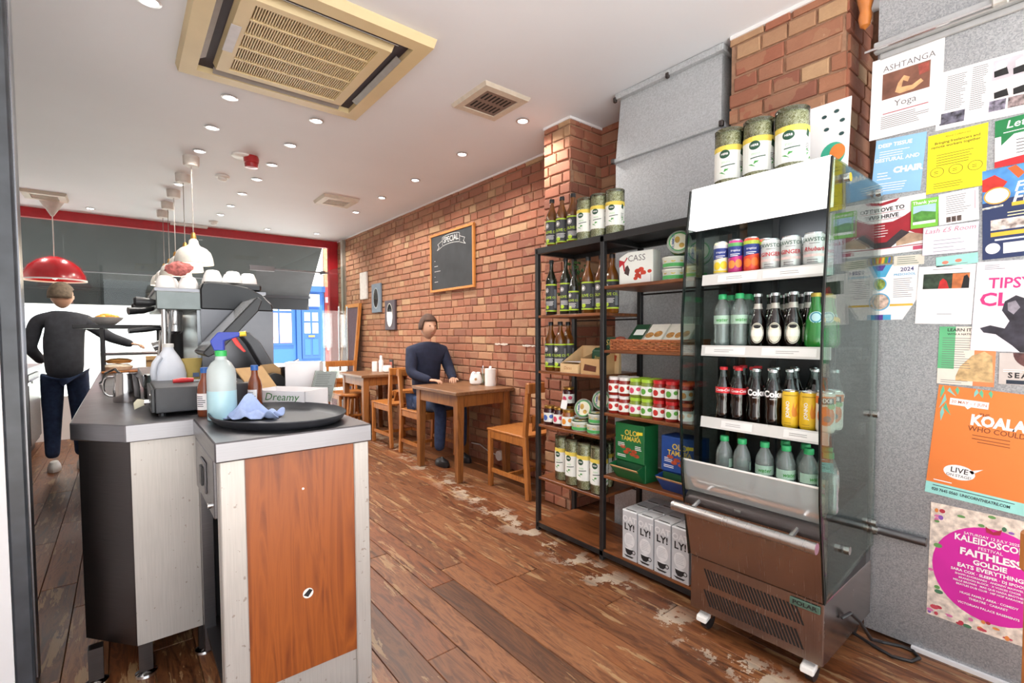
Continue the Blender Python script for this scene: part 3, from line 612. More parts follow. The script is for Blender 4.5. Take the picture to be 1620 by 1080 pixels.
for x, y in ((-.10, 2.17), (.035, 2.12), (.215, 2.14), (.6, 3.9), (-.08, 3.9), (.6, 5.5), (-.08, 5.5)):
    lg = obj('leg', G().box((x-.02, y-.02, .02), (x+.02, y+.02, .13)), STEELD, ct); obj('foot', G().lathe([(.035, 0), (.033, .008), (.012, .02), (.01, .03)], 16, (x, y, 0)), CHROME, lg, smooth=True)
c2 = thing('till_counter', 'steel topped till counter with cherry wood front panel', 'counter', (0, 0, 0))
obj('worktop', G().box((.191, 1.548, .842), (.645, 2.138, .90)), STEEL, c2, bevel=.004)
obj('post', G().box((.203, 1.562, 0), (.268, 1.62, .842)), STEELW, c2, bevel=.003); obj('post', G().box((.588, 1.562, .0), (.638, 1.62, .842)), STEELW, c2, bevel=.003)
pn = obj('front_panel', G().box((.268, 1.568, .14), (.588, 1.60, .842)), PANELW, c2)
obj('cable_hole', onface(G().disc(0, 0, .016, n=20), FACE_NY, (.435, 1.5674, .385)), WPLAST, pn); obj('hole_cap', onface(G().poly([(-.014, -.003), (.0, -.012), (.014, .006), (.004, .013)]), FACE_NY, (.435, 1.567, .385)), INK, pn)
obj('screw', onface(G().disc(0, 0, .0035, n=10), FACE_NY, (.427, 1.5673, .72)), CHROME, pn)
obj('plinth', G().box((.25, 1.575, 0), (.605, 1.605, .138)), STEELW, c2)
obj('side_panel', G().box((.60, 1.62, 0), (.638, 2.12, .842)), STEELW, c2)
dp = obj('drawer_front', G().box((.196, 1.63, .66), (.212, 2.05, .835)), STEEL, c2, bevel=.003)
obj('socket_plate', G().box((.19, 1.77, .70), (.197, 1.88, .80)), STEEL, dp, bevel=.003); obj('rocker', G().box((.184, 1.80, .72), (.191, 1.85, .78)), BLACKP, dp, bevel=.002); obj('lock', G().tube([(.186, 1.68, .69), (.197, 1.68, .69)], .009, 12), CHROME, dp, smooth=True)
obj('inner_post', G().box((.205, 2.03, .05), (.24, 2.07, .66)), STEEL, c2); obj('back_panel', G().box((.25, 2.10, .05), (.60, 2.12, .842)), BLACKP, c2); obj('low_shelf', G().box((.21, 1.62, .12), (.60, 2.10, .135)), STEELD, c2)
t = thing('storage_crate', 'black plastic crate on the floor under the counter end', 'crate', (.02, 2.75, 0)); obj('tub', G().add([(-.08, -.2, 0), (.2, -.2, 0), (.2, .2, 0), (-.08, .2, 0), (-.1, -.22, .1), (.22, -.22, .1), (.22, .22, .1), (-.1, .22, .1)], [(0, 3, 2, 1), (0, 1, 5, 4), (1, 2, 6, 5), (2, 3, 7, 6), (3, 0, 4, 7)]), BLACKP, t); obj('rim', G().box((-.11, -.23, .095), (.23, -.215, .105)).box((-.11, .215, .095), (.23, .23, .105)).box((-.11, -.215, .095), (-.095, .215, .105)).box((.215, -.215, .095), (.23, .215, .105)), BLACKP, t)
# oval tray and blue cloth
t = thing('oval_tray', 'large black oval serving tray on the till counter', 'tray', (.425, 1.845, .90), radians(-76))
g = G().lathe([(.0, .004), (.8, .004), (.88, .006), (.95, .018), (1.0, .03), (1.005, .027), (.96, .012), (.9, .0), (0, 0)], 48, cap=False); g.v = [(x*.278, y*.20, z) for x, y, z in g.v]
obj('tray', g, mat('tray black', '#2a2b30', .55, var=.1), t, smooth=True)
cl = mat('blue check cloth', '#aebfe6', .85, var=.06, scale=90)
rc = random.Random(4); g = G(); n = 26; vs = []; fs = []
for i in range(n):
    for j in range(n):
        u, v = i/(n-1)-.5, j/(n-1)-.5
        x = u*.19; y = v*.12; z = .012 + .078*exp(-((u+.12)**2/.022+(v)**2/.05)) + .018*sin(u*14+v*5)*(.3+abs(v)) + .012*sin(v*17-u*6)
        x += .018*sin(v*9); vs.append((x, y, max(z, .006)))
for i in range(n-1):
    for j in range(n-1): fs.append((i*n+j, (i+1)*n+j, (i+1)*n+j+1, i*n+j+1))
o = obj('cleaning_cloth', G().add(vs, fs), cl, smooth=True, loc=(.36, 1.90, .905)); o.rotation_euler = (0, 0, radians(-30)); o.scale = (.85, .85, .95); o.modifiers.new('thick', 'SOLIDIFY').thickness = .003
tag(o, 'crumpled pale blue check cleaning cloth on the black tray', 'cloth')
# spray bottle
t = thing('spray_bottle', 'tall clear spray bottle of blue liquid with blue and red trigger', 'spray bottle', (.272, 1.975, .90), radians(-20)); t.scale = (1.04, 1.04, 1.06)
pr = [(.040, 0), (.044, .004), (.044, .15), (.042, .168), (.03, .19), (.018, .20), (.016, .215)]
obj('bottle', G().lathe(pr, 24), mat('milky bottle', '#d8e3e2', .25, trans=.3, var=.02), t, smooth=True)
obj('liquid', G().lathe([(.0446, .003), (.0446, .098)], 24, cap=False), mat('blue liquid', '#b0d4dc', .2, var=.02), t, smooth=True)
obj('collar', G().lathe([(.017, .212), (.018, .213), (.018, .230), (.014, .232)], 18), mat('green collar', '#35b45c', .4), t, smooth=True)
SB = mat('spray blue', '#3144a8', .35); obj('spray_head', G().prism([(-.018, .23), (.012, .23), (.012, .262), (.06, .278), (.06, .292), (-.005, .292), (-.03, .262)], -.011, .011, 1), SB, t, bevel=.003)
obj('nozzle', G().tube([(.058, 0, .285), (.078, 0, .287)], .0085, 12), mat('nozzle yellow', '#e3c53a', .4), t, smooth=True); obj('trigger', G().prism([(.03, .276), (.045, .278), (.06, .25), (.076, .226), (.07, .224), (.045, .248)], -.006, .006, 1), mat('trigger red', '#d0342f', .4), t, bevel=.002)
# sauce bottles
SA = mat('brown sauce glass', '#7b3a1c', .15, coat=.4, var=.2)
def sauce(loc, lab):
    t = thing('sauce_bottle', lab, 'bottle', loc, 0, 'brown sauce bottles'); obj('bottle', G().lathe([(.024, 0), (.026, .004), (.026, .10), (.022, .118), (.013, .14), (.011, .165)], 18), SA, t, smooth=True)
    obj('cap', G().lathe([(.014, .16), (.014, .178), (.012, .18)], 16), mat('cap blue', '#2a5ea8', .4), t, smooth=True); g = G(); g.rect(-.02, 0, .02, .06); obj('label', g.wrap(.0264, radians(230), .025), WPAPER, t)
    obj('lettering', lines(-.016, .05, .016, 6, .007, .003, 2).wrap(.0267, radians(230), .025), INK, t)
sauce((.236, 2.105, .90), 'brown sauce bottle with blue cap left of the spray bottle'); sauce((.405, 2.12, .90), 'brown sauce bottle with blue cap right of the spray bottle')
# cash drawer and what lies on it
t = thing('cash_drawer', 'black metal cash drawer box with keys in its lock', 'cash drawer', (0, 0, .90)); obj('body', G().box((.09, 2.19, .012), (.405, 2.55, .105)), mat('drawer black', '#3a3a3d', .45, var=.1), t, bevel=.003)
obj('drawer_front', G().box((.078, 2.20, .014), (.09, 2.54, .10)), BLACKP, t, bevel=.002); obj('slot', G().box((.076, 2.25, .075), (.0785, 2.45, .08)), CHROME, t); obj('lock', G().tube([(.06, 2.30, .045), (.08, 2.30, .045)], .01, 12), CHROME, t, smooth=True); obj('keys', G().prism([(.03, .02), (.062, .035), (.06, .055), (.04, .06), (.028, .045)], 2.295, 2.305, 1), mat('key ivory', '#d8d0b4', .5), t, bevel=.002)
for x in (.11, .385):
    for y in (2.21, 2.53): obj('foot', G().lathe([(.012, 0), (.012, .013)], 10, (x, y, 0)), BLACKP, t)
t = thing('peeler', 'red handled steel peeler lying on the cash drawer', 'utensil', (.205, 2.36, 1.005), radians(8)); obj('handle', G().tube([(-.05, 0, .01), (-.02, 0, .012), (.02, 0, .011)], [.008, .011, .009], 10), mat('red handle', '#cc2c30', .35), t, smooth=True); obj('blade', G().box((.02, -.008, .008), (.085, .008, .011)), CHROME, t); obj('ring', onface(G().ring(.1, 0, .012, .004), Matrix.Identity(3), (0, 0, .01)), CHROME, t)
tag(obj('receipt', G().box((0, 0, 0), (.09, .06, .002)), WPAPER, loc=(.28, 2.28, 1.005)), 'white paper receipt on the cash drawer', 'paper')
# milk jug, pitcher, cups
t = thing('milk_jug', 'white plastic milk jug with moulded handle behind the cash drawer', 'jug', (.17, 2.78, .90)); MILK = mat('milk plastic', '#dfe2ea', .35, var=.03)
g = G(); rows = [(.060, 0), (.066, .006), (.068, .12), (.06, .16), (.042, .2), (.022, .232), (.02, .245)]; vs = []; fs = []; m_ = 20
for r, z in rows:
    for q in range(m_):
        a = 2*pi*q/m_; e = .6 if z < .17 else 1; c, s_ = cos(a), sin(a); vs.append((r*abs(c)**e*(1 if c >= 0 else -1), r*abs(s_)**e*(1 if s_ >= 0 else -1), z))
for i in range(len(rows)-1):
    for q in range(m_): fs.append((i*m_+q, i*m_+(q+1) % m_, (i+1)*m_+(q+1) % m_, (i+1)*m_+q))
g.add(vs, fs+[tuple(range(m_-1, -1, -1))]); obj('bottle', g, MILK, t, smooth=True)
obj('cap', G().lathe([(.022, .243), (.022, .258), (.02, .26)], 18), WPLAST, t, smooth=True); obj('handle', G().tube([(-.035, -.045, .20), (-.055, -.055, .17), (-.062, -.058, .13), (-.058, -.052, .1)], .013, 10), MILK, t, smooth=True); obj('label', G().box((-.067, -.04, .09), (-.0655, .02, .16)), mat('pale label', '#c8ccd4', .6), t)
t = thing('milk_pitcher', 'stainless steel milk frothing pitcher at the near end of the counter', 'pitcher', (.012, 2.80, .90)); obj('body', G().lathe([(.048, 0), (.05, .004), (.049, .06), (.044, .10), (.046, .128), (.044, .128), (.042, .1), (.046, .06), (.047, .006)], 28, cap=False), steelmat('pitcher steel', '#c8c4c2', .16, (1, 1, 1), .06), t, smooth=True)
obj('spout', G().add([(.02, -.042, .128), (.05, -.03, .132), (.048, -.01, .128), (.046, -.02, .1)], [(0, 1, 3), (1, 2, 3)]), MATS['pitcher steel'], t); obj('handle', G().tube([(-.043, 0, .115), (-.062, 0, .116), (-.075, 0, .105), (-.08, 0, .085), (-.08, 0, .06), (-.074, 0, .04), (-.062, 0, .03), (-.048, 0, .028)], .005, 8), CHROME, t, smooth=True)
t = thing('glass_jug', 'small clear glass jug beside the steel pitcher', 'jug', (.11, 2.86, .90)); obj('body', G().lathe([(.032, 0), (.036, .01), (.036, .07), (.03, .1), (.034, .115)], 20), CLEAR, t, smooth=True); obj('coffee', G().lathe([(.034, .012), (.034, .05), (0, .05)], 20), mat('dark fluid', '#4a4c50', .3), t, smooth=True)
t = thing('steam_hose', 'black cable looping over the counter behind the pitcher', 'cable', (0, 0, 0)); obj('cable', G().tube([(-.11, 3.9, .907), (-.09, 3.6, .94), (-.07, 3.35, 1.0), (-.03, 3.15, 1.03), (.02, 3.02, .98), (.04, 2.97, .907)], .006, 8), BLACKP, t, smooth=True)
t = thing('paper_cup', 'yellow takeaway cup left of the till screen', 'cup', (.262, 2.78, .90)); obj('cup', G().lathe([(.028, .08), (.042, .185), (.044, .187), (.041, .185), (.027, .085)], 24, cap=False), mat('cup yellow', '#dcc070', .6), t, smooth=True); obj('print', onface(G().rect(-.012, 0, .014, .02), FACE_NY, (.01, -.0385, .10)), mat('cup mark', '#5a6a8a', .6), t); obj('stand', G().lathe([(.03, 0), (.03, .08)], 16), BLACKP, t)
# till screen
t = thing('till_screen', 'black till touchscreen tilted on a curved grey arm', 'screen', (.58, 2.685, .90)); GM = mat('till grey', '#55565a', .45)
arm = [(.06, 0), (.02, 0), (-.03, .12), (-.095, .25), (-.13, .30), (-.10, .315), (-.05, .265), (.01, .15)]
obj('arm', G().prism(arm, -.06, .06, 1), GM, t, bevel=.004); obj('base', G().box((-.12, -.1, 0), (.08, .12, .018)), BLACKP, t, bevel=.005)
a = radians(49); dx, dz = cos(a), sin(a); c0 = Vector((-.175, 0, .335)); sl = G(); L_, T_, Wd = .172, .02, .17
def sq(u, w, y): return (c0.x+u*dx+w*dz, y, c0.z+u*dz-w*dx)
pf = [(-L_, -T_), (-L_, T_*.4), (-L_*.7, T_*1.3), (L_*.7, T_*1.3), (L_, T_*.3), (L_, -T_)]
g = G(); g.add([sq(u, w, y) for y in (-Wd, Wd) for u, w in pf], [tuple(range(6)), tuple(range(11, 5, -1))]+[(q, 6+q, 6+(q+1) % 6, (q+1) % 6) for q in range(6)])
obj('housing', g, mat('screen housing', '#2c2d2f', .4), t, bevel=.004); obj('display', G().add([sq(u, -T_-.001, y) for u, y in ((-L_*.93, -Wd*.93), (L_*.93, -Wd*.93), (L_*.93, Wd*.93), (-L_*.93, Wd*.93))], [(0, 1, 2, 3)]), mat('display glass', '#9a9c9e', .12, var=.3, scale=5), t)
# cardboard items right of the till
ang = atan2(-.21, .155); t = thing('cake_box', 'white open carton printed Dreamy on the counter behind the tray', 'box', (.545, 2.165, .90), ang)
bx = WPAPER; w_, d_, h_ = .132, .075, .072
for nm, a_, b_ in (('panel', (-w_, -d_, 0), (w_, -d_+.004, h_)), ('panel', (-w_, d_-.004, 0), (w_, d_, h_)), ('panel', (-w_, -d_, 0), (-w_+.004, d_, h_)), ('panel', (w_-.004, -d_, 0), (w_, d_, h_)), ('panel', (-w_, -d_, 0), (w_, d_, .003))): obj(nm, G().box(a_, b_), bx, t)
obj('flap', G().add([(-w_, -d_, h_), (-w_, d_, h_), (-w_-.075, d_, h_+.085), (-w_-.075, -d_, h_+.085), (-w_+.004, -d_, h_), (-w_+.004, d_, h_), (-w_-.07, d_, h_+.088), (-w_-.07, -d_, h_+.088)], [(0, 3, 2, 1), (4, 5, 6, 7), (0, 1, 5, 4), (2, 3, 7, 6), (1, 2, 6, 5), (3, 0, 4, 7)]), CARD, t)
obj('lettering', onface(text('Dreamy', .03, .02, .046, shear=.25, sx=1.15), FACE_NY, (0, -d_-.0006, 0)), mat('leaf green ink', '#3f7a3c', .7), t); g = G(); g.poly([(-.02, .02), (-.005, .028), (0, .022), (.085, .02), (.085, .013), (0, .015), (-.008, .008)]); obj('print', onface(g, FACE_NY, (0, -d_-.0006, 0)), mat('banana ink', '#c9c534', .7), t); obj('print', onface(G().disc(-.085, .05, .007, .005), FACE_NY, (0, -d_-.0006, 0)), mat('brown mark', '#6b3a28', .7), t)
t = thing('white_carton', 'tall plain white carton behind the cake box', 'carton', (.662, 2.36, .90), radians(-28)); obj('carton', G().box((-.075, -.045, 0), (.075, .045, .17)), WPAPER, t, bevel=.002); obj('top_flap', G().box((-.075, -.045, .17), (.075, .02, .174)), WPAPER, t)
t = thing('menu_stand', 'clear leaning menu holder with printed sheet at the counter edge', 'menu holder', (.672, 2.18, .90), radians(-50)); t.scale = (.85, .85, .8); g = G().add([(-.07, 0, 0), (.07, 0, 0), (.07, .07, .17), (-.07, .07, .17), (-.07, .003, 0), (.07, .003, 0), (.07, .073, .17), (-.07, .073, .17)], [(0, 1, 2, 3), (4, 7, 6, 5), (0, 4, 5, 1), (1, 5, 6, 2), (2, 6, 7, 3), (3, 7, 4, 0)]); obj('holder', g, CLEAR, t); obj('sheet', G().add([(-.06, .0035, .006), (.06, .0035, .006), (.06, .0695, .166), (-.06, .0695, .166)], [(0, 1, 2, 3)]), WPAPER, t)
g = lines(-.05, .15, .05, 14, .01, .002, 5); g.v = [(x, y*.412-.0008, y) for x, y, z in g.v]; obj('lettering', g, INKG, t)
t = thing('steel_canister', 'steel canister pot with scoop behind the cake box', 'canister', (.635, 2.56, .90)); obj('pot', G().lathe([(.036, 0), (.04, .005), (.04, .135), (.043, .14), (.039, .14), (.037, .01)], 24, cap=False), STEEL, t, smooth=True); obj('scoop', G().tube([(.0, 0, .1), (.02, -.01, .16), (.05, -.02, .175)], .006, 8), CHROME, t, smooth=True)
t = thing('paper_roll', 'black roll held in torn brown card beside the canister', 'roll', (.56, 2.50, .90)); obj('card', G().add([(-.06, .04, 0), (.04, .04, 0), (.045, .04, .13), (.01, .04, .16), (-.05, .04, .155), (-.06, .045, 0), (.04, .045, 0), (.045, .045, .13), (.01, .045, .16), (-.05, .045, .155)], [(0, 1, 2, 3, 4), (9, 8, 7, 6, 5), (0, 5, 6, 1), (1, 6, 7, 2), (2, 7, 8, 3), (3, 8, 9, 4), (4, 9, 5, 0)]), CARD, t); obj('roll', G().tube([(0, -.03, .075), (0, .035, .075)], .042, 22), BLACKP, t, smooth=True); obj('cradle', G().box((-.045, -.03, 0), (.045, .035, .034)), BLACKP, t)
# ---------------------------------------------------------------- espresso machine
em = thing('espresso_machine', 'black and steel espresso machine with rounded end panel', 'espresso machine', (0, 0, .90)); y0, y1 = 2.88, 3.66
side = [(.315, .05), (.645, .05), (.65, .425), (.315, .43)]; cap = [(.315, .43), (.652, .425), (.643, .465), (.60, .51), (.53, .55), (.44, .565), (.36, .57), (.325, .56), (.315, .53)]
for yy in (y0, y1-.02):
    obj('end_panel', G().prism(side, yy, yy+.02, 1), steelmat('machine steel', '#5f5e60', .3, (1, 1, 1), .15) if 'machine steel' not in MATS else MATS['machine steel'], em); obj('end_cap', G().prism(cap, yy-.004, yy+.024, 1), mat('machine black', '#141517', .35), em, bevel=.006)
obj('boiler_body', G().box((.33, y0+.02, .05), (.635, y1-.02, .40)), STEELD, em); obj('top_tray', G().box((.13, y0+.02, .515), (.62, y1-.02, .53)), STEEL, em); obj('top_hood', G().prism([(.33, .40), (.64, .40), (.62, .49), (.53, .515), (.33, .515)], y0+.02, y1-.02, 1), MATS['machine black'], em)
obj('group_fascia', G().box((.135, y0+.01, .425), (.33, y1-.01, .515)), mat('fascia steel', '#6e7472', .35, .6), em, bevel=.004); obj('drip_tray', G().box((.07, y0+.02, .05), (.33, y1-.02, .11)), STEEL, em, bevel=.004); obj('splash_back', G().box((.30, y0+.02, .11), (.33, y1-.02, .43)), mat('splash steel', '#7d7f80', .25, .8), em)
for x in (.12, .6):
    for y in (y0+.06, y1-.06): obj('foot', G().lathe([(.022, 0), (.018, .05)], 12, (x, y, 0)), BLACKP, em)
for yy in (y0+.2, y0+.55):
    gr = obj('group_head', G().lathe([(.035, .425), (.035, .36), (.03, .345), (.02, .345)], 18, (.22, yy, 0)), CHROME, em, smooth=True); pfm = obj('portafilter', G().lathe([(.034, .352), (.034, .32), (.02, .305)], 18, (.22, yy, 0)), CHROME, em, smooth=True)
    obj('handle', G().tube([(.19, yy, .335), (.15, yy, .335), (.11, yy, .333), (.03, yy-.01, .322)], [.008, .010, .016, .014], 10), BLACKP, pfm, smooth=True)
for yy in (y0+.06, y1-.1): obj('steam_wand', G().tube([(.2, yy, .43), (.185, yy, .3), (.17, yy, .15), (.165, yy, .12)], .008, 8), CHROME, em, smooth=True)
for yy in (y0+.07, y1-.08): 
    obj('steam_knob', G().tube([(.14, yy, .46), (.11, yy, .46), (.06, yy, .462), (.05, yy, .462)], [.012, .02, .024, .016], 12), BLACKP, em, smooth=True); 
obj('paddle_switch', G().tube([(.14, y0+.25, .44), (.09, y0+.22, .425), (.03, y0+.2, .42)], [.01, .016, .02], 10), BLACKP, em, smooth=True)
obj('column', G().tube([(.165, y0+.03, .0), (.165, y0+.03, .43)], .012, 12), CHROME, em, smooth=True)
cupm = G().lathe([(.022, .0), (.03, .004), (.041, .03), (.045, .062), (.042, .062), (.038, .03), (.027, .008)], 22, cap=False).mesh('cup', mat('china white', '#eeecea', .25, var=.02), True)
spots = [(.18, 2.95, 0), (.273, 2.95, 0), (.38, 2.955, 0), (.473, 2.955, 0), (.555, 3.01, 0), (.20, 3.05, 0), (.285, 3.10, 0), (.39, 3.055, 0), (.48, 3.07, 0), (.20, 3.20, 0), (.40, 3.2, 0)]
for i, (x, y, dz_) in enumerate(spots):
    z = .90+(.531 if x < .33 else .573)+.063; o = D.objects.new('coffee_cup', cupm); COL.objects.link(o); o.location = (x, y, z if x < .55 else z); o.rotation_euler = (pi, 0, random.random()*6)
    tag(o, 'upturned white china cup on the espresso machine, ' + ('front row far left', 'front row second from left', 'front row third from left', 'front row fourth from left', 'front row far right', 'second row far left', 'second row second from left', 'second row third from left', 'second row far right', 'back row left', 'back row right')[i], 'cup', 'cups warming on the espresso machine')
obj('cup_rail', G().box((.33, y0+.02, .53), (.60, y1-.02, .572)), MATS['machine black'], em, bevel=.01)
rc = random.Random(9); vs = []; fs = []; n = 14
for i in range(n):
    for j in range(n):
        a_ = 2*pi*j/n; b_ = pi*i/(n-1); rr = .04*(1+.18*sin(3*a_+2*b_)+rc.uniform(-.08, .08)); vs.append((rr*1.4*sin(b_)*cos(a_), rr*sin(b_)*sin(a_), .036+rr*.8*cos(b_)))
for i in range(n-1):
    for j in range(n): fs.append((i*n+j, i*n+(j+1) % n, (i+1)*n+(j+1) % n, (i+1)*n+j))
tag(obj('tea_towel', G().add(vs, fs), mat('red check towel', '#b86a64', .9, var=.5, scale=60), smooth=True, loc=(.235, 2.95, 1.497)), 'crumpled red checked tea towel on the coffee cups', 'cloth')
# grinder behind the machine
t = thing('coffee_grinder', 'coffee grinder with clear bean hopper beyond the espresso machine', 'grinder', (.30, 3.95, .90)); obj('body', G().lathe([(.09, 0), (.09, .03), (.06, .06), (.06, .32), (.08, .36), (.08, .42)], 24), BLACKP, t, smooth=True); obj('hopper', G().lathe([(.05, .42), (.09, .5), (.10, .64), (.1, .66)], 24, cap=False), mat('hopper smoke', '#c9b492', .2, trans=.4), t, smooth=True); obj('lid', G().lathe([(.104, .655), (.104, .68), (.02, .69)], 24), BLACKP, t, smooth=True); obj('doser', G().tube([(-.06, 0, .25), (-.14, 0, .22)], .03, 12), CHROME, t, smooth=True)
# display shelf at the far end
t = thing('display_shelf', 'black topped display shelf at the far end of the counter', 'shelf', (0, 5.05, .90)); obj('top', G().box((-.29, -.05, .355), (.28, .40, .385)), BLACKP, t, bevel=.003)
for x in (-.12, .26):
    for y in (-.03, .37): obj('leg', G().box((x-.012, y-.012, 0), (x+.012, y+.012, .356)), BLACK, t)
obj('shelf', G().box((-.13, -.04, .14), (.27, .39, .152)), STEELD, t)
t = thing('pastry_bowl', 'white bowl on the black display shelf', 'bowl', (-.09, 5.14, 1.286)); obj('bowl', G().lathe([(.05, 0), (.06, .004), (.1, .04), (.115, .06), (.11, .06), (.095, .042), (.055, .01), (0, .01)], 28, cap=False), MATS['china white'], t, smooth=True)
pm_ = G().lathe([(0, -.022), (.02, -.018), (.03, 0), (.022, .018), (0, .024)], 12).mesh('bun', mat('golden crust', '#d99a3c', .6, var=.25, scale=30), True); rr = random.Random(2)
for i in range(9):
    a_ = i*2.4; q = .065*sqrt((i+.3)/9); o = D.objects.new('bun', pm_); COL.objects.link(o); o.location = (-.09+q*cos(a_), 5.14+q*sin(a_), 1.286+.056+.012*(i < 4)); o.rotation_euler = (rr.random()*.5, rr.random()*.5, rr.random()*6); tag(o, 'small golden bun heaped in the white bowl', 'bun', 'buns in the white bowl')
t = thing('bread_board', 'wooden board with wrapped bread under the display shelf', 'board', (.02, 5.08, .90)); obj('board', G().box((-.15, -.12, 0), (.2, .15, .015)), OAK, t, bevel=.004); obj('loaf', G().lathe([(0, 0), (.05, .004), (.06, .03), (.04, .05), (0, .055)], 16, (-.05, 0, .0155), sx=1.7), mat('linen wrap', '#d9cdb8', .9, var=.15), t, smooth=True); obj('loaf', G().lathe([(0, 0), (.04, .004), (.05, .025), (.03, .04), (0, .045)], 16, (-.04, 0, .07), sx=1.8), mat('crust', '#c08a4a', .7, var=.2), t, smooth=True)
t = thing('brown_box', 'small brown cardboard box under the display shelf', 'box', (.20, 4.9, .90)); obj('box', G().box((-.05, -.04, 0), (.05, .04, .13)), CARD, t, bevel=.002); obj('flap', G().box((-.05, -.055, .1), (.05, -.04, .13)), CARD, t)
# back counter behind the barista
t = thing('back_unit', 'dark under-counter fridge unit along the left wall', 'unit', (0, 0, 0)); obj('carcass', G().box((-1.49, 3.2, .1), (-.72, 7.3, .84)), mat('unit dark', '#2c2e31', .35, var=.2), t); obj('worktop', G().box((-1.495, 3.18, .84), (-.68, 7.32, .90)), STEEL, t, bevel=.003)
for i in range(5): d = obj('door', G().box((-.72, 3.24+i*.81, .14), (-.70, 4.01+i*.81, .82)), STEELD, t, bevel=.003); obj('handle', G().box((-.70, 3.3+i*.81, .74), (-.675, 3.95+i*.81, .765)), CHROME, d)
obj('plinth', G().box((-1.49, 3.22, 0), (-.76, 7.28, .1)), BLACKP, t)
# ---------------------------------------------------------------- tables and chairs
def table(lab, x0, y0, x1, y1, h):
    t = thing('dining_table', lab, 'table', (0, 0, 0), 0, 'wooden cafe tables')
    obj('tabletop', G().box((x0, y0, h-.03), (x1, y1, h)), TABLEW, t, bevel=.004)
    for i, (x, y) in enumerate(((x0, y0), (x1, y0), (x1, y1), (x0, y1))):
        sx, sy = (1 if x == x0 else -1), (1 if y == y0 else -1); a, b = .03, .10; g = G()
        X, Y_ = x+sx*a, y+sy*a; w0, w1 = .068, .05
        vs = [(X, Y_, h-.03), (X+sx*w0, Y_, h-.03), (X+sx*w0, Y_+sy*w0, h-.03), (X, Y_+sy*w0, h-.03)]; vs += [(X, Y_, 0), (X+sx*w1, Y_, 0), (X+sx*w1, Y_+sy*w1, 0), (X, Y_+sy*w1, 0)]
        obj('leg', g.add(vs, [(0, 1, 2, 3), (7, 6, 5, 4), (0, 4, 5, 1), (1, 5, 6, 2), (2, 6, 7, 3), (3, 7, 4, 0)]), TABLEL, t, bevel=.003)
    for a, b in (((x0+.035, y0+.1, h-.125), (x0+.057, y1-.1, h-.03)), ((x1-.057, y0+.1, h-.125), (x1-.035, y1-.1, h-.03)), ((x0+.1, y0+.035, h-.125), (x1-.1, y0+.057, h-.03)), ((x0+.1, y1-.057, h-.125), (x1-.1, y1-.035, h-.03))): obj('apron', G().box(a, b), TABLEL, t)
    return t
table('square wooden cafe table by the brick wall, nearest the shelving', 2.035, 3.22, 2.632, 3.97, .735); table('square wooden cafe table farther along the brick wall near the door', 2.08, 5.25, 2.632, 5.97, .735)
def chair():
    t = thing('wooden_chair', '', 'chair', (0, 0, 0), 0, 'wooden cafe chairs')   # faces +Y, back at y = 0
    w, d, sh, bh = .40, .47, .455, .845
    for s in (-1, 1):
        x = s*(w/2-.018)
        obj('back_leg', G().bar((x, -.005, 0), (x, .03, sh), .032, .04).bar((x, .03, sh-.002), (x, -.012, bh), .032, .036), OAK, t, bevel=.003)
        obj('front_leg', G().bar((x, d-.02, 0), (x, d-.02, sh-.015), .034), OAK, t, bevel=.003)
        obj('side_rail', G().bar((x, .04, sh-.045), (x, d-.035, sh-.045), .02, .055), OAK, t); obj('side_stretcher', G().bar((x, .025, .13), (x, d-.03, .13), .018, .03), OAK, t)
    obj('seat', G().box((-w/2+.003, .03, sh-.016), (w/2-.003, d+.012, sh+.002)), OAK, t, bevel=.004); obj('top_rail', G().box((-w/2-.004, -.034, bh-.075), (w/2+.004, -.008, bh)), OAK, t, bevel=.006); obj('lower_rail', G().box((-w/2+.03, -.012, sh+.10), (w/2-.03, .01, sh+.15)), OAK, t, bevel=.003)
    obj('book_pocket', G().prism([(-.01, sh+.04), (-.075, sh+.14), (-.06, sh+.15), (-.01, sh+.16)], -.15, .15, 0), OAK, t); obj('front_rail', G().box((-w/2+.03, d-.03, sh-.07), (w/2-.03, d-.012, sh-.016)), OAK, t); obj('front_stretcher', G().box((-w/2+.03, d*.5-.01, .115), (w/2-.03, d*.5+.01, .145)), OAK, t)
    return t
c0_ = chair(); c0_.location = (2.425, 2.60, 0); c0_['label'] = 'wooden chair with a slatted book pocket beside the shelving, drawn up to the nearer table'
dup(c0_, (2.36, 4.50, 0), pi, 'wooden chair under the seated person at the nearer table'); dup(c0_, (2.36, 4.72, 0), 0, 'wooden chair facing the far table, back to the seated person'); dup(c0_, (2.28, 6.46, 0), pi, 'wooden chair at the far side of the far table, near the door'); dup(c0_, (1.27, -.113, 0), radians(-90), 'wooden chair in the foreground cut off by the right edge')
st = thing('stool', 'low round wooden stool under the far table', 'stool', (2.22, 5.9, 0)); obj('seat', G().lathe([(.15, .44), (.16, .45), (.16, .465), (.15, .475)], 24), OAK, st, smooth=True)
for a_ in range(4): obj('leg', G().tube([(.1*cos(a_*pi/2+.7), .1*sin(a_*pi/2+.7), .445), (.16*cos(a_*pi/2+.7), .16*sin(a_*pi/2+.7), 0)], [.018, .015], 8), OAK, st, smooth=True)
obj('stretcher', G().bar((.13*cos(.7), .13*sin(.7), .18), (-.13*cos(.7), -.13*sin(.7), .18), .018).bar((.13*cos(.7+pi/2), .13*sin(.7+pi/2), .2), (-.13*cos(.7+pi/2), -.13*sin(.7+pi/2), .2), .018), OAK, st)
CHINA = MATS['china white']
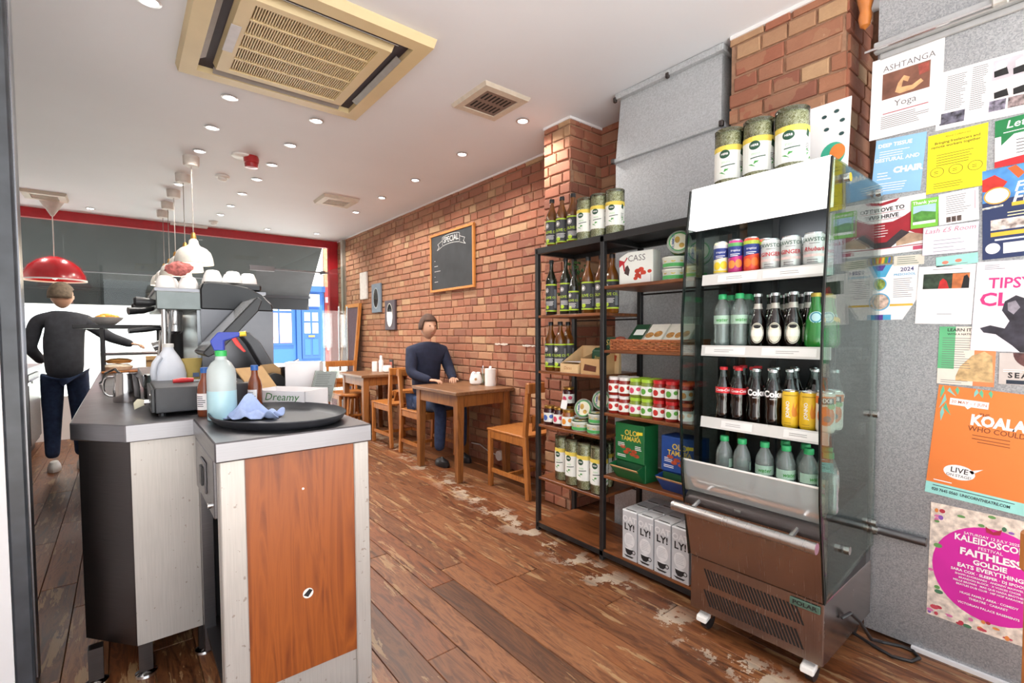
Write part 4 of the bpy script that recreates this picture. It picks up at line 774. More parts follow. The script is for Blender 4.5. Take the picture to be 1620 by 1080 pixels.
t = thing('sugar_pot', 'white china pot with a small emblem on the nearer table', 'pot', (2.50, 3.62, .735)); obj('pot', G().lathe([(.04, 0), (.055, .015), (.058, .05), (.048, .085), (.044, .095), (.04, .085)], 24), CHINA, t, smooth=True); obj('sachets', G().prism([(-.035, .07), (.03, .07), (.035, .115), (.01, .105), (-.02, .12), (-.04, .1)], -.02, .02, 1), WPAPER, t); obj('emblem', G().disc(0, 0, .012).wrap(.0585, radians(235), .055), mat('emblem tan', '#b08a5c', .6), t)
t = thing('menu_card', 'small glass of cutlery behind the white china pot', 'glass', (2.585, 3.63, .735)); obj('glass', G().lathe([(.03, 0), (.034, .1), (.032, .1), (.028, .006)], 20, cap=False), CLEAR, t, smooth=True); obj('cutlery', G().tube([(0, 0, .01), (.01, .01, .17)], .004, 6).tube([(.01, 0, .01), (-.015, .0, .15)], .004, 6), CHROME, t, smooth=True)
t = thing('napkin_holder', 'tall white cylinder napkin holder on the nearer table', 'holder', (2.555, 3.47, .735)); obj('cylinder', G().lathe([(.05, 0), (.05, .15), (.046, .152), (.0, .152)], 28), CHINA, t, smooth=True); obj('knob', G().lathe([(.012, .152), (.014, .165), (.008, .175)], 14), CHINA, t, smooth=True)
t = thing('sugar_pot', 'white china pot on the far table', 'pot', (2.50, 5.50, .735)); obj('pot', G().lathe([(.04, 0), (.055, .015), (.058, .05), (.048, .085)], 20), CHINA, t, smooth=True)
t = thing('napkin_holder', 'slim white shaker on the far table', 'holder', (2.50, 5.68, .735)); obj('cylinder', G().lathe([(.03, 0), (.03, .13), (.018, .15), (.016, .2)], 20), CHINA, t, smooth=True)
t = thing('napkin_holder', 'short white napkin holder on the far table', 'holder', (2.46, 5.78, .735)); obj('cylinder', G().lathe([(.035, 0), (.035, .12), (.03, .122)], 20), CHINA, t, smooth=True)
t = thing('table_sign', 'small black picture sign standing on the far table', 'sign', (2.58, 5.56, .735)); obj('board', G().box((-.006, -.05, 0), (.006, .05, .15)), BLACKP, t); obj('print', onface(G().rect(-.035, .04, .035, .12), FACE_NX, (-.0065, 0, 0)), mat('sign print', '#b05c4c', .6, var=.6, scale=30), t)
# ---------------------------------------------------------------- people (continuous skinned bodies)
def skinned(name, verts, edges, radii, m, parent, root=0, sub=2):
    me = D.meshes.new(name); me.from_pydata(verts, edges, []); o = D.objects.new(name, me); COL.objects.link(o); o.parent = parent; me.materials.append(m)
    md = o.modifiers.new('skin', 'SKIN'); md.use_smooth_shade = True
    if not me.skin_vertices: 
        bm = bmesh.new(); bm.from_mesh(me); bm.verts.layers.skin.verify(); bm.to_mesh(me); bm.free()
    for i, r in enumerate(radii):
        sv = me.skin_vertices[0].data[i]; sv.radius = r if isinstance(r, tuple) else (r, r); sv.use_root = (i == root)
    ss = o.modifiers.new('sub', 'SUBSURF'); ss.levels = sub; ss.render_levels = sub
    return o
SKIN = mat('skin', '#c69a80', .55); JEAN = mat('jeans', '#2c3c5c', .9, var=.25, scale=30); DTOP = mat('dark top', '#33353b', .9, var=.15); NAVY = mat('navy coat', '#1c2238', .9, var=.2); HAIR = mat('short hair', '#6a5c4c', .8, var=.3, scale=40); HAIRB = mat('brown hair', '#4a3226', .8, var=.3, scale=40)
def head(parent, loc, hair, turn):
    g = G(); rows = 16; cols = 24; vs = []; fs = []
    for i in range(rows+1):
        b = pi*i/rows; z = .118*cos(b)
        for j in range(cols):
            a = 2*pi*j/cols; r = sin(b)*(.078 if z > -.04 else .078*(1-(-.04-z)*3.2)); x = r*.95*cos(a); y = r*1.15*sin(a)
            if y > 0 and abs(x) < .018 and -.045 < z < .012: y += .022*(1-abs(x)/.02)
            if y > 0 and .0 < z < .022 and .02 < abs(x) < .045: y -= .008
            vs.append((x, y, z))
    for i in range(rows):
        for j in range(cols): fs.append((i*cols+j, (i+1)*cols+j, (i+1)*cols+(j+1) % cols, i*cols+(j+1) % cols))
    h = obj('head', g.add(vs, fs), SKIN, parent, smooth=True, loc=loc); h.rotation_euler = (0, 0, turn)
    for s in (-1, 1):
        obj('ear', G().lathe([(0, -.03), (.012, -.022), (.018, 0), (.014, .022), (0, .03)], 10, (s*.076, 0, -.005), sx=.45), SKIN, h, smooth=True); obj('eye', G().lathe([(0, -.007), (.009, 0), (0, .007)], 10, (s*.03, .083, .012), sy=.5), mat('eye', '#2a2420', .2), h, smooth=True)
    obj('mouth', G().box((-.02, .079, -.062), (.02, .084, -.056)), mat('lips', '#9a5c52', .5), h)
    hv = []; hf = []
    for i in range(9):
        b = pi*.56*i/8
        for j in range(cols):
            a = 2*pi*j/cols; lim = 1 if sin(a) < .35 else .62; bb = b*lim; r = sin(bb)*.086; hv.append((r*.97*cos(a), r*1.15*sin(a)-.004, .125*cos(bb)))
    for i in range(8):
        for j in range(cols): hf.append((i*cols+j, (i+1)*cols+j, (i+1)*cols+(j+1) % cols, i*cols+(j+1) % cols))
    o = obj('hair', G().add(hv, hf), hair, h, smooth=True); o.modifiers.new('t', 'SOLIDIFY').thickness = -.01
    return h
def hand(parent, wrist, d, up, m=SKIN):
    """palm and five fingers, relaxed curl, from the wrist along d"""
    d = Vector(d).normalized(); up = Vector(up).normalized(); s = d.cross(up).normalized(); p = Vector(wrist); V = []; E_ = []; R_ = []
    V += [p, p+d*.05, p+d*.085]; R_ += [(.022, .017), (.032, .014), (.034, .013)]; E_ += [(0, 1), (1, 2)]
    skinned('palm', [tuple(v) for v in V], E_, R_, m, parent)
    for k, (o_, ln) in enumerate(((-.027, .062), (-.009, .072), (.009, .068), (.026, .055))):
        b = p+d*.08+s*o_; c = b+d*ln*.45; e = c+d*ln*.3-up*ln*.22; f_ = e+d*ln*.08-up*ln*.28
        skinned('finger', [tuple(v) for v in (b, c, e, f_)], [(0, 1), (1, 2), (2, 3)], [.0095, .009, .0085, .007], m, parent, sub=1)
    b = p+d*.03-s*.022; skinned('thumb', [tuple(v) for v in (b, b+d*.03-s*.022, b+d*.06-s*.026-up*.012)], [(0, 1), (1, 2)], [.012, .010, .008], m, parent, sub=1)
# barista, standing with back turned, reaching right
pb = thing('person', 'standing person in a dark long sleeved top and blue jeans behind the counter', 'person', (-.40, 5.85, 0)); pb.scale = (.93, .93, .935)
V = [(0, 0, .82), (0, 0, 1.06), (0, .01, 1.28), (0, 0, 1.44), (0, 0, 1.52),
     (.17, 0, 1.42), (.33, -.05, 1.27), (.52, -.18, 1.19), (-.18, 0, 1.42), (-.24, .03, 1.17), (-.17, .2, 1.03)]
Ed = [(0, 1), (1, 2), (2, 3), (3, 4), (3, 5), (5, 6), (6, 7), (3, 8), (8, 9), (9, 10)]
Rr = [(.15, .11), (.155, .115), (.165, .12), (.12, .10), (.055, .055), (.07, .07), (.055, .055), (.04, .04), (.07, .07), (.055, .055), (.04, .04)]
skinned('body', V, Ed, Rr, DTOP, pb)
V = [(0, 0, .99), (.09, 0, .88), (.10, .01, .50), (.10, -.02, .12), (-.09, 0, .88), (-.10, .01, .50), (-.11, -.02, .12)]
skinned('trousers', V, [(0, 1), (1, 2), (2, 3), (0, 4), (4, 5), (5, 6)], [(.15, .12), (.10, .10), (.07, .075), (.052, .055), (.10, .10), (.07, .075), (.052, .055)], JEAN, pb)
for s in (-1, 1): obj('shoe', G().lathe([(.05, 0), (.052, .02), (.045, .055), (.03, .085), (.0, .09)], 16, (s*.105, .035, 0), sy=2.3), WPLAST, pb, smooth=True)
head(pb, (0, .02, 1.66), HAIR, radians(-50)); hand(pb, (.475, -.15, 1.205), (.85, -.35, -.15), (0, 0, 1)); hand(pb, (-.185, .17, 1.045), (.5, .8, -.2), (0, 0, 1))
# seated guest
pg = thing('person', 'seated person in a navy coat at the nearer table by the brick wall', 'person', (2.36, 4.24, 0))
V = [(0, .05, .54), (0, .06, .72), (0, .04, .92), (0, .02, 1.06), (0, .01, 1.13), (.17, .02, 1.03), (.22, -.05, .82), (.12, -.27, .76), (-.17, .02, 1.03), (-.22, -.05, .82), (-.12, -.27, .76)]
skinned('body', V, Ed, Rr, NAVY, pg)
V = [(0, .06, .54), (.09, .0, .52), (.11, -.42, .53), (.12, -.40, .12), (-.09, .0, .52), (-.11, -.42, .53), (-.12, -.40, .12)]
skinned('trousers', V, [(0, 1), (1, 2), (2, 3), (0, 4), (4, 5), (5, 6)], [(.15, .10), (.085, .08), (.062, .062), (.05, .05), (.085, .08), (.062, .062), (.05, .05)], JEAN, pg)
for s in (-1, 1): obj('shoe', G().lathe([(.045, 0), (.047, .02), (.04, .05), (.0, .085)], 14, (s*.12, -.45, 0), sy=2.3), BLACKP, pg, smooth=True)
head(pg, (0, -.01, 1.265), HAIRB, pi); hand(pg, (.135, -.235, .768), (-.5, -.8, -.05), (0, 0, 1)); hand(pg, (-.135, -.235, .768), (.5, -.8, -.05), (0, 0, 1))
# ---------------------------------------------------------------- shelving rack
RX0, RX1, RY0, RY1, RM = 1.945, 2.285, 1.125, 2.172, 1.664; RT = 1.707
rk = thing('shelving_rack', 'black steel shelving rack with brown boards beside the brick pier', 'shelving', (0, 0, 0)); pw = .026
for y in (RY0, RM, RY1):
    for x in (RX0, RX1-pw): obj('post', G().box((x, y-pw/2, 0), (x+pw, y+pw/2, RT)), BLACK, rk, bevel=.002)
obj('top_board', G().box((RX0+.005, RY0, RT-.012), (RX1-.005, RY1, RT)), BLACK, rk)
for x in (RX0, RX1-pw): obj('top_rail', G().box((x, RY0, RT-.036), (x+pw, RY1, RT-.008)), BLACK, rk); obj('base_rail', G().box((x, RY0, .022), (x+pw, RY1, .048)), BLACK, rk)
for y in (RY0, RM, RY1):
    obj('end_rail', G().box((RX0+pw, y-pw/2, RT-.036), (RX1-pw, y+pw/2, RT-.012)), BLACK, rk); obj('end_rail', G().box((RX0+pw, y-pw/2, .022), (RX1-pw, y+pw/2, .046)), BLACK, rk)
LZ = [1.307, .976, .653, .332]; RZ = [1.442, 1.112, .785, .456]
for z in LZ: obj('shelf_board', G().box((RX0+.004, RM+.01, z-.016), (RX1-.004, RY1-.01, z)), SHELFW, rk, bevel=.002)
for z in RZ: obj('shelf_board', G().box((RX0+.004, RY0+.01, z-.016), (RX1-.004, RM-.01, z)), SHELFW, rk, bevel=.002)
obj('base_board', G().box((RX0+.004, RY0+.01, .046), (RX1-.004, RY1-.01, .058)), SHELFW, rk)
for z in LZ: obj('shelf_rod', G().tube([(RX1-.014, RM, z-.03), (RX1-.014, RY1, z-.03)], .005, 6), BLACK, rk)
for z in RZ: obj('shelf_rod', G().tube([(RX1-.014, RY0, z-.03), (RX1-.014, RM, z-.03)], .005, 6), BLACK, rk)
FRONT = radians(207)
AMB = mat('amber oil glass', '#6e3f10', .08, coat=.5, var=.3, scale=8); DKG = mat('dark green glass', '#22241a', .08, coat=.5); LIME = mat('lime label', '#b8d437', .5); LBK = mat('label charcoal', '#3c3d42', .6); LGR = mat('label grey', '#7c8088', .6); CAPB = mat('cap black', '#1c1c1e', .4)
def prints(t, items, R, z0, phi=FRONT):
    """items: (name, G, material, lift)"""
    for nm, g, m, lf in items: obj(nm, g.wrap(R+lf, phi, z0), m, t)
def oil(h, R, glass, s=1.0, cap=CAPB):
    t = thing('oil_bottle', '', 'bottle', (0, 0, 0), 0, 'bottles of olive oil on the rack'); b = h*.62
    obj('bottle', G().lathe([(R*.92, 0), (R, .004), (R, b), (R*.93, b+.012), (R*.55, b+.045), (R*.36, b+.065), (R*.33, h-.02), (R*.40, h-.018), (R*.40, h-.006)], 22), glass, t, smooth=True)
    obj('cap', G().lathe([(R*.42, h-.022), (R*.43, h-.004), (R*.38, h), (0, h)], 16), cap, t, smooth=True)
    w = R*1.9; l0 = .022; lh = b-.04; g = G().rect(-w, 0, w, lh); prints(t, [('label', g, LBK, .0006), ('label_band', G().rect(-w, 0, w, .008), LIME, .0010), ('label_band', G().rect(-w, lh-.01, w, lh-.002), LIME, .0010), ('emblem', G().disc(-R*.6, lh*.76, R*.42, n=16), INKW, .0011), ('emblem_ring', G().ring(-R*.6, lh*.76, R*.36, R*.1, n=16), LBK, .0014),
        ('lettering', text('OLIVE OIL', R*.40, R*.1, lh*.5, bold=.02), LIME, .0012), ('small_print', lines(-R*.9, lh*.36, R*.9, 4, .007, .003, 3), INKW, .0012), ('olive_print', G().disc(-R*.5, lh*.15, R*.4, R*.34, n=14), LIME, .0011), ('side_panel', G().rect(R*.9, lh*.12, R*1.5, lh*.8), LGR, .0009)], R, l0)
    return t
O1 = oil(.292, .036, AMB); O2 = oil(.33, .033, DKG); O3 = oil(.245, .029, DKG); O4 = oil(.315, .036, AMB)
def place(first, used, loc, lab, rz=0, grp=None):
    if id(first) in used: o = dup(first)
    else: used.add(id(first)); o = first
    o.location = loc; o.rotation_euler = (0, 0, rz); o['label'] = lab
    if grp: o['group'] = grp
    return o
U = set()
for i, y in enumerate((2.125, 2.045, 1.96)): place(O1, U, (2.03+.005*i, y, RT), 'amber oil bottle on top of the rack, ' + ('leftmost', 'middle', 'rightmost')[i] + ' of three', i*.12)
place(O2, U, (2.02, 2.12, LZ[0]), 'tall dark oil bottle on the left upper shelf, at the post'); place(O2, U, (2.035, 2.015, LZ[0]), 'tall dark oil bottle on the left upper shelf, second from the post', .15); place(O3, U, (2.02, 1.935, LZ[0]), 'small dark oil bottle on the left upper shelf')
place(O4, U, (2.03, 1.835, LZ[0]), 'amber oil bottle on the left upper shelf, beside the small dark one'); place(O4, U, (2.045, 1.752, LZ[0]), 'amber oil bottle on the left upper shelf, at the middle post', .2); place(O4, U, (2.06, 1.69, LZ[0]), 'amber oil bottle on the left upper shelf, mostly hidden behind the middle post', -.2)
for i, (x, y) in enumerate(((2.02, 2.125), (2.02, 2.045), (2.10, 2.06))): place(O1, U, (x, y, LZ[1]), 'amber oil bottle on the left second shelf, ' + ('beside the corner post', 'beside the cardboard tray', 'behind the front pair')[i], i*.1)
# potted trailing plant behind the bottles
pt = thing('trailing_plant', 'green trailing plant behind the dark oil bottles', 'plant', (2.20, 2.06, LZ[0])); obj('pot', G().lathe([(.04, 0), (.05, .09), (.047, .09), (.0, .08)], 18), BLACKP, pt, smooth=True); rl = random.Random(8); LEAF = mat('leaf', '#3d6b34', .6, var=.3)
lm = G().add([(0, 0, 0), (.011, .012, .004), (0, .032, 0), (-.011, .012, .004)], [(0, 1, 2, 3)]).mesh('leaf', LEAF)
for i in range(34):
    a_ = rl.random()*6.3; r = rl.uniform(.02, .085); o = shared('leaf', lm, pt, (r*cos(a_)-.05, r*sin(a_)*1.3, rl.uniform(.12, .32)), rot=(rl.uniform(-1, 1), rl.uniform(-1, 1), a_), scale=(1.2,)*3)
for i in range(5): obj('stem', G().tube([(0, 0, .08), (-.02, .02*(i-2), .2), (-.05, .035*(i-2), .31-.02*abs(i-2))], .0025, 5), LEAF, pt)
# herb tubes
YEL = mat('label yellow', '#e8cf58', .6); LWH = mat('label white', '#eef0ea', .6, var=.01); DGN = mat('emblem green', '#1f4a34', .5); LGN = mat('leaf green print', '#4aa04a', .6); PGN = mat('pale green print', '#9ccf9a', .6)
def herb(R, h):
    t = thing('herb_tube', '', 'jar', (0, 0, 0), 0, 'clear tubes of dried herbs'); obj('tube', G().lathe([(R*.96, 0), (R, .006), (R, h-.02), (R*.97, h-.016)], 26, cap=False), CLEAR, t, smooth=True); obj('herbs', G().lathe([(R*.93, .004), (R*.95, .01), (R*.94, h*.94), (R*.5, h*.955), (0, h*.95)], 26), HERB, t, smooth=True)
    obj('lid', G().lathe([(R*1.0, h-.02), (R*1.01, h-.002), (R*.97, h), (0, h)], 26), CLEAR, t, smooth=True); l0 = h*.2; lh = h*.52; w = R*1.45
    lf = G()
    for k_, (u, v) in enumerate(((R*1.0, lh*.08), (R*.8, lh*.16), (R*1.05, lh*.26), (-R*.25, lh*.12), (-R*.1, lh*.2), (-R*.4, lh*.2))): a_ = k_*1.1; lf.poly([(u, v), (u+R*.28*cos(a_)-.003*sin(a_), v+.006), (u+R*.5*cos(a_), v+R*.2), (u+R*.2*cos(a_)-.004, v+.012)])
    prints(t, [('label', G().rect(-w, 0, w, lh), LWH, .0007), ('label_band', G().poly([(-w, lh*.86), (w, lh*.82), (w, lh), (-w, lh)]), YEL, .0010), ('emblem', G().disc(-R*.35, lh*.74, R*.36, R*.30, n=18), DGN, .0014), ('emblem_text', text('HERB', R*.14, -R*.35, lh*.74, bold=.02), INKW, .0018), ('tag', G().poly([(R*.75, lh*.72), (R*1.0, lh*.66), (R*1.08, lh*.84), (R*.83, lh*.9)]), DGN, .0012), ('leaf_print', lf, LGN, .0012), ('stripe', G().poly([(-R*.6, lh*.36), (R*.35, lh*.40), (R*.35, lh*.43), (-R*.6, lh*.39)]), DGN, .0012), ('lettering', text('mint', R*.22, -R*.25, lh*.5), PGN, .0012), ('barcode', lines(R*.7, lh*.5, R*1.1, 5, .006, .003, 1), INKG, .0011)], R, l0)
    return t
H1 = herb(.049, .232); UH = set()
for i, y in enumerate((1.845, 1.745, 1.64)): place(H1, UH, (2.02, y, RT), 'clear tube of dried herbs on top of the rack, ' + ('leftmost', 'middle', 'rightmost')[i] + ' of three', i*.08)
for i, (x, y) in enumerate(((2.03, 2.03), (2.01, 1.925), (2.0, 1.825), (2.0, 1.725))): place(H1, UH, (x, y, LZ[3]), 'clear tube of dried herbs on the low left shelf, ' + ('first at the back corner', 'second from left', 'third from left', 'beside the middle post')[i], -.1+.05*i).scale = (1, 1, 1.15)
for i, (x, y) in enumerate(((2.14, 1.99), (2.12, 1.885), (2.12, 1.785))): place(H1, UH, (x, y, LZ[3]), 'clear tube of dried herbs in the back row of the low left shelf, ' + ('left', 'middle', 'right')[i], .3).scale = (1, 1, 1.15)
# cardboard display trays with date packs
t = thing('card_tray', 'open kraft cardboard display tray on the left second shelf', 'box', (1.965, 1.99, LZ[1]), radians(-90)); a_, b_, c_ = .0, .16, .17
def shell(t, w, d, h0, h1, m, th=.003):
    obj('panel', G().box((0, 0, 0), (w, d, th)), m, t); obj('panel', G().box((0, 0, th), (w, th, h0)), m, t); obj('panel', G().box((0, d-th, th), (w, d, h1)), m, t)
    for x in (0, w-th): obj('panel', G().prism([(th, th), (d-th, th), (d-th, h1), (th, h0)], x, x+th, 0), m, t)
shell(t, .14, .19, .05, .15, CARDL); obj('paper_liner', G().poly([(.01, .02), (.13, .02), (.12, .17), (.02, .17)], .06), WPAPER, t); obj('print', onface(text('Dates', .018, 0, 0, shear=.2), FACE_NY, (.06, -.0006, .026)), mat('kraft ink', '#a86a3a', .7), t)
t = thing('card_tray', 'open cardboard date tray with a dark window, next to the middle post', 'box', (1.97, 1.835, LZ[1]), radians(-90)); shell(t, .135, .17, .085, .13, CARD); obj('window_print', onface(G().poly([(.02, .02), (.11, .014), (.115, .045), (.03, .055)]), FACE_NY, (0, -.0006, 0)), mat('date brown', '#5a2c18', .5, var=.3), t)
GPK = mat('dark green pack', '#1f4a30', .45, var=.15)
t = thing('date_pack', 'dark green date pack resting in the cardboard tray', 'pack', (2.05, 1.775, LZ[1]+.028), radians(-80)); obj('pack', G().prism([(0, 0), (.05, 0), (.07, .1), (.045, .115), (.01, .1)], -.05, .05, 0), GPK, t, bevel=.006); obj('lettering', onface(text('Sigdat', .016, 0, .06, shear=.2), FACE_NY, (0, -.0008, 0)), mat('gold ink', '#d8b860', .5), t)
t = thing('date_pack', 'standing date packet with green top behind the middle post', 'pack', (2.10, 1.735, LZ[1]), radians(-82)); obj('pack', G().prism([(-.012, 0), (.02, 0), (.012, .2), (.0, .2)], -.06, .06, 0), CARDL, t, bevel=.002); obj('top_band', onface(G().rect(-.06, .14, .06, .2), FACE_NY, (0, -.0118, 0)), GPK, t); obj('date_print', onface(G().poly([(-.04, .09), (0, .11), (.05, .1), (.045, .07), (-.02, .065)]), FACE_NY, (0, -.0125, 0)), mat('date print', '#9a3c1e', .5, var=.3), t); obj('lettering', onface(text('Sig', .03, 0, .17, shear=.25), FACE_NY, (0, -.0128, 0)), MATS['gold ink'], t)
# jam jars
def jar(R, h, lidc, fill, lab1, lab2, txt='', lidh=.014):
    t = thing('glass_jar', '', 'jar', (0, 0, 0), 0, ''); obj('jar', G().lathe([(R*.9, 0), (R, .006), (R, h-.026), (R*.86, h-.016), (R*.82, h-.012)], 20), fill, t, smooth=True)
    obj('lid', G().lathe([(R*.9, h-lidh), (R*.92, h-.002), (R*.86, h), (0, h)], 20), lidc, t, smooth=True); lh = h*.48; w = R*1.7
    it = [('label', G().rect(-w, 0, w, lh), lab1, .0005), ('fruit_print', G().disc(-R*.5, lh*.45, R*.45, lh*.32, n=14).disc(R*.6, lh*.6, R*.35, lh*.22, n=12), lab2, .0009)]
    if txt: it.append(('lettering', text(txt, R*.3, .1*R, lh*.8, bold=.02), INK, .0012))
    prints(t, it, R, h*.16); return t
GOLD = mat('gold lid', '#a8843c', .3, .7); JAM = mat('dark jam', '#3a1418', .12, coat=.5); JAMR = mat('red preserve', '#8a2018', .15, coat=.5); JAMG = mat('green relish', '#7a8a30', .15, coat=.5); JAMO = mat('orange preserve', '#8a4a18', .15, coat=.5)
BLP = mat('berry blue print', '#4a6ab8', .6); PKP = mat('pink print', '#d84a6a', .6); RDP = mat('red print', '#c02a24', .6); ORP = mat('orange print', '#e09030', .6); GNP = mat('green print', '#5aa03a', .6)
J1 = jar(.036, .112, GOLD, JAM, LWH, BLP); J2 = jar(.034, .112, GOLD, JAM, LWH, PKP); J3 = jar(.037, .108, GOLD, JAMO, LWH, ORP); J4 = jar(.036, .112, GOLD, JAM, LWH, PKP)
GJ = 'jam jars on the left third shelf'
for o, loc, lab in ((J1, (2.0, 2.115, LZ[2]), 'dark jam jar with blue berry label at the corner post'), (J2, (2.0, 2.035, LZ[2]), 'dark jam jar with pink berry label in the front row'), (J3, (1.995, 1.955, LZ[2]), 'amber preserve jar with orange label in the front row'), (J4, (2.085, 2.04, LZ[2]+.112), 'dark jam jar standing on top of another jar')): o.location = loc; o['label'] = lab; o['group'] = GJ
o = dup(J1, (2.085, 2.04, LZ[2]), .3, 'dark jam jar at the back holding up the top jar', GJ); dup(J3, (2.085, 1.95, LZ[2]), .4, 'amber preserve jar at the back behind the price card', GJ)
t = thing('price_card', 'small blank white price card propped on the jam jars', 'card', (1.985, 1.985, LZ[2]+.108), radians(-95)); obj('card', G().prism([(-.002, 0), (.002, 0), (.014, .05), (.01, .05)], -.025, .025, 0), WPAPER, t)
# dip tubs
TUBW = mat('tub white', '#dfe3d8', .45, var=.03); TUBG = mat('tub green', '#4fae5c', .5)
def tub():
    t = thing('dip_tub', '', 'tub', (0, 0, 0), 0, 'round tubs of dip'); R = .053; h = .052
    obj('tub', G().lathe([(R*.86, 0), (R*.92, .004), (R, h-.01), (R*1.03, h-.008), (R*1.03, h), (R*.96, h)], 26), TUBW, t, smooth=True); obj('lid', G().lathe([(R*1.0, h), (R*.95, h+.003), (0, h+.003)], 26), CLEAR, t, smooth=True)
    g = G().disc(0, 0, R*.85, n=24, z=h+.0036); obj('lid_label', g, mat('tub label', '#e8e2cc', .6), t); obj('lid_print', G().disc(.01, .008, R*.3, R*.22, z=h+.0042).disc(-.018, -.012, R*.22, z=h+.0042), mat('chickpea print', '#c9a04a', .6, var=.3), t); obj('lid_ring', G().ring(0, 0, R*.85, .005, z=h+.0042), TUBG, t); obj('lid_title', text('HUMMUS', .011, 0, .026, h+.0044, bold=.02), mat('blue title', '#3a5a9a', .6), t)
    prints(t, [('band', G().rect(-R*2.6, 0, R*2.6, .016), TUBG, .0008), ('side_print', G().disc(0, .03, .012, .009).disc(-.04, .03, .01, .008).disc(.04, .03, .01, .008), mat('yellow print', '#d8c040', .6), .0009)], R*.96, .006)
    return t
T0 = tub(); UT = set()
def settub(loc, lab, tilt=None, rz=0):
    o = place(T0, UT, loc, lab); o.rotation_euler = (0, tilt if tilt else 0, rz) if tilt is None or tilt == 0 else (0, tilt, rz)
settub((2.01, 1.87, LZ[2]), 'round dip tub lying flat on the left third shelf, left of two'); settub((2.01, 1.755, LZ[2]), 'round dip tub lying flat on the left third shelf, beside the middle post'); settub((2.02, 1.752, LZ[2]+.056), 'round dip tub stacked flat on another beside the middle post')
settub((2.06, 1.87, LZ[2]+.11), 'round dip tub standing on edge above the left flat tub', -pi/2+.25, .35); settub((2.08, 1.755, LZ[2]+.168), 'round dip tub standing on edge at the top of the tub stack', -pi/2+.25, .35)
settub((2.02, 1.29, RZ[0]), 'round dip tub flat on the upper right shelf, bottom of the left pile'); settub((2.02, 1.29, RZ[0]+.056), 'round dip tub flat on the upper right shelf, second of the left pile'); settub((2.02, 1.185, RZ[0]), 'round dip tub flat on the upper right shelf, by the right post')
settub((2.07, 1.29, RZ[0]+.168), 'round dip tub on edge on top of the left pile', -pi/2+.2, .45); settub((2.07, 1.19, RZ[0]+.11), 'round dip tub on edge above the tub by the right post', -pi/2+.2, .45)
# gift box with red flowers
t = thing('gift_box', 'white chocolate box with red flowers printed CASS', 'box', (2.0, 1.595, RZ[0]), radians(-84)); obj('carton', G().prism([(0, 0), (.19, 0), (.19, .165), (.05, .165), (0, .14)], 0, .075, 1), LWH, t, bevel=.002)
RF = mat('flower red', '#c8402c', .6, var=.2); RB = mat('ribbon red', '#b8242e', .5); g = G()
for q in range(5): a_ = q*2*pi/5; g.disc(.12+.018*cos(a_), .055+.018*sin(a_), .016, .012, n=12)
for u, v in ((.095, .03), (.15, .035), (.172, .06)): g.disc(u, v, .012, .009, n=10)
obj('flower_print', onface(g, FACE_NY, (0, -.0006, 0)), RF, t); obj('ribbon_print', onface(G().poly([(.0, .13), (.03, .12), (.045, .14), (.05, .135), (.03, .11), (.035, .07), (.028, .07), (.02, .105), (0, .09)]), FACE_NY, (0, -.0006, 0)), RB, t); obj('window_print', onface(G().poly([(.03, .06), (.055, .045), (.062, .075), (.05, .1), (.036, .09)]), FACE_NY, (0, -.0007, 0)), mat('choc window', '#4a3a3a', .3), t); obj('lettering', onface(text('CASS', .03, .1, .13), FACE_NY, (0, -.0006, 0)), INKG, t)
obj('price_label', G().box((.13, -.0065, 0), (.18, -.0035, .045)), WPAPER, t)
# wicker tray
WK = mat('wicker', '#a8623a', .7, var=.25, scale=40); t = thing('wicker_tray', 'orange brown wicker tray on the right second shelf', 'tray', (1.955, 1.215, RZ[1])); X1, Y1 = .26, .40
for i in range(6):
    z = .007+i*.0085; pts = []; nn = 64
    for q in range(nn+1):
        s_ = q/nn*2*(X1+Y1); o_ = .0055*(-1)**(q+i)
        if s_ < Y1: p = (0+o_, s_)
        elif s_ < Y1+X1: p = (s_-Y1, Y1+o_)
        elif s_ < 2*Y1+X1: p = (X1+o_, 2*Y1+X1-s_)
        else: p = (2*(X1+Y1)-s_, 0+o_)
        pts.append((p[0], p[1], z))
    obj('strand', G().tube(pts, .0042 if i < 5 else .007, 6), WK, t, smooth=True)
for q in range(20):
    s_ = q/20*2*(X1+Y1); p = (0, s_) if s_ < Y1 else (s_-Y1, Y1) if s_ < Y1+X1 else (X1, 2*Y1+X1-s_) if s_ < 2*Y1+X1 else (2*(X1+Y1)-s_, 0); obj('stake', G().tube([(p[0], p[1], 0), (p[0], p[1], .056)], .0035, 5), WK, t)
obj('base', G().box((.003, .003, 0), (X1-.003, Y1-.003, .006)), WK, t)
PKG = mat('pack white', '#e6e2d6', .6); OLV = mat('olive print', '#5c7a3a', .6); SNK = mat('snack print', '#c08a4a', .6, var=.4, scale=60)
def snack(lab, y, x, kind, w=.12, rz=-90):
    t = thing('snack_pack', lab, 'pack', (x, y, RZ[1]+.02), radians(rz), 'flat snack packs in the wicker tray'); m = PKG if kind else GPK; k_ = .62
    g = G().prism([(0, 0), (.022, 0), (.135, .098), (.12, .112)], 0, w, 0); obj('pack', g, m, t, bevel=.002)
    f = lambda gg: setattr(gg, 'v', [(x_, y_*.78-.0006-.0*y_, y_*.62+.0) for x_, y_, z_ in gg.v]) or gg
    def slope(gg): gg.v = [(x_, .12*y_-.0006, .112*y_+.0006) for x_, y_, z_ in gg.v]; return gg
    if kind: obj('band', slope(G().rect(.005, .04, w-.005, .30)), OLV, t); obj('food_print', slope(G().disc(w*.3, .5, w*.2, .12).disc(w*.7, .55, w*.2, .13)), SNK, t); obj('lettering', slope(text('CRISP', .06, w*.5, .2, sx=.16)), INKW, t)
    else: obj('label', slope(G().rect(w*.2, .5, w*.8, .75)), LWH, t); obj('food_print', slope(G().disc(w*.4, .2, w*.25, .12)), SNK, t)
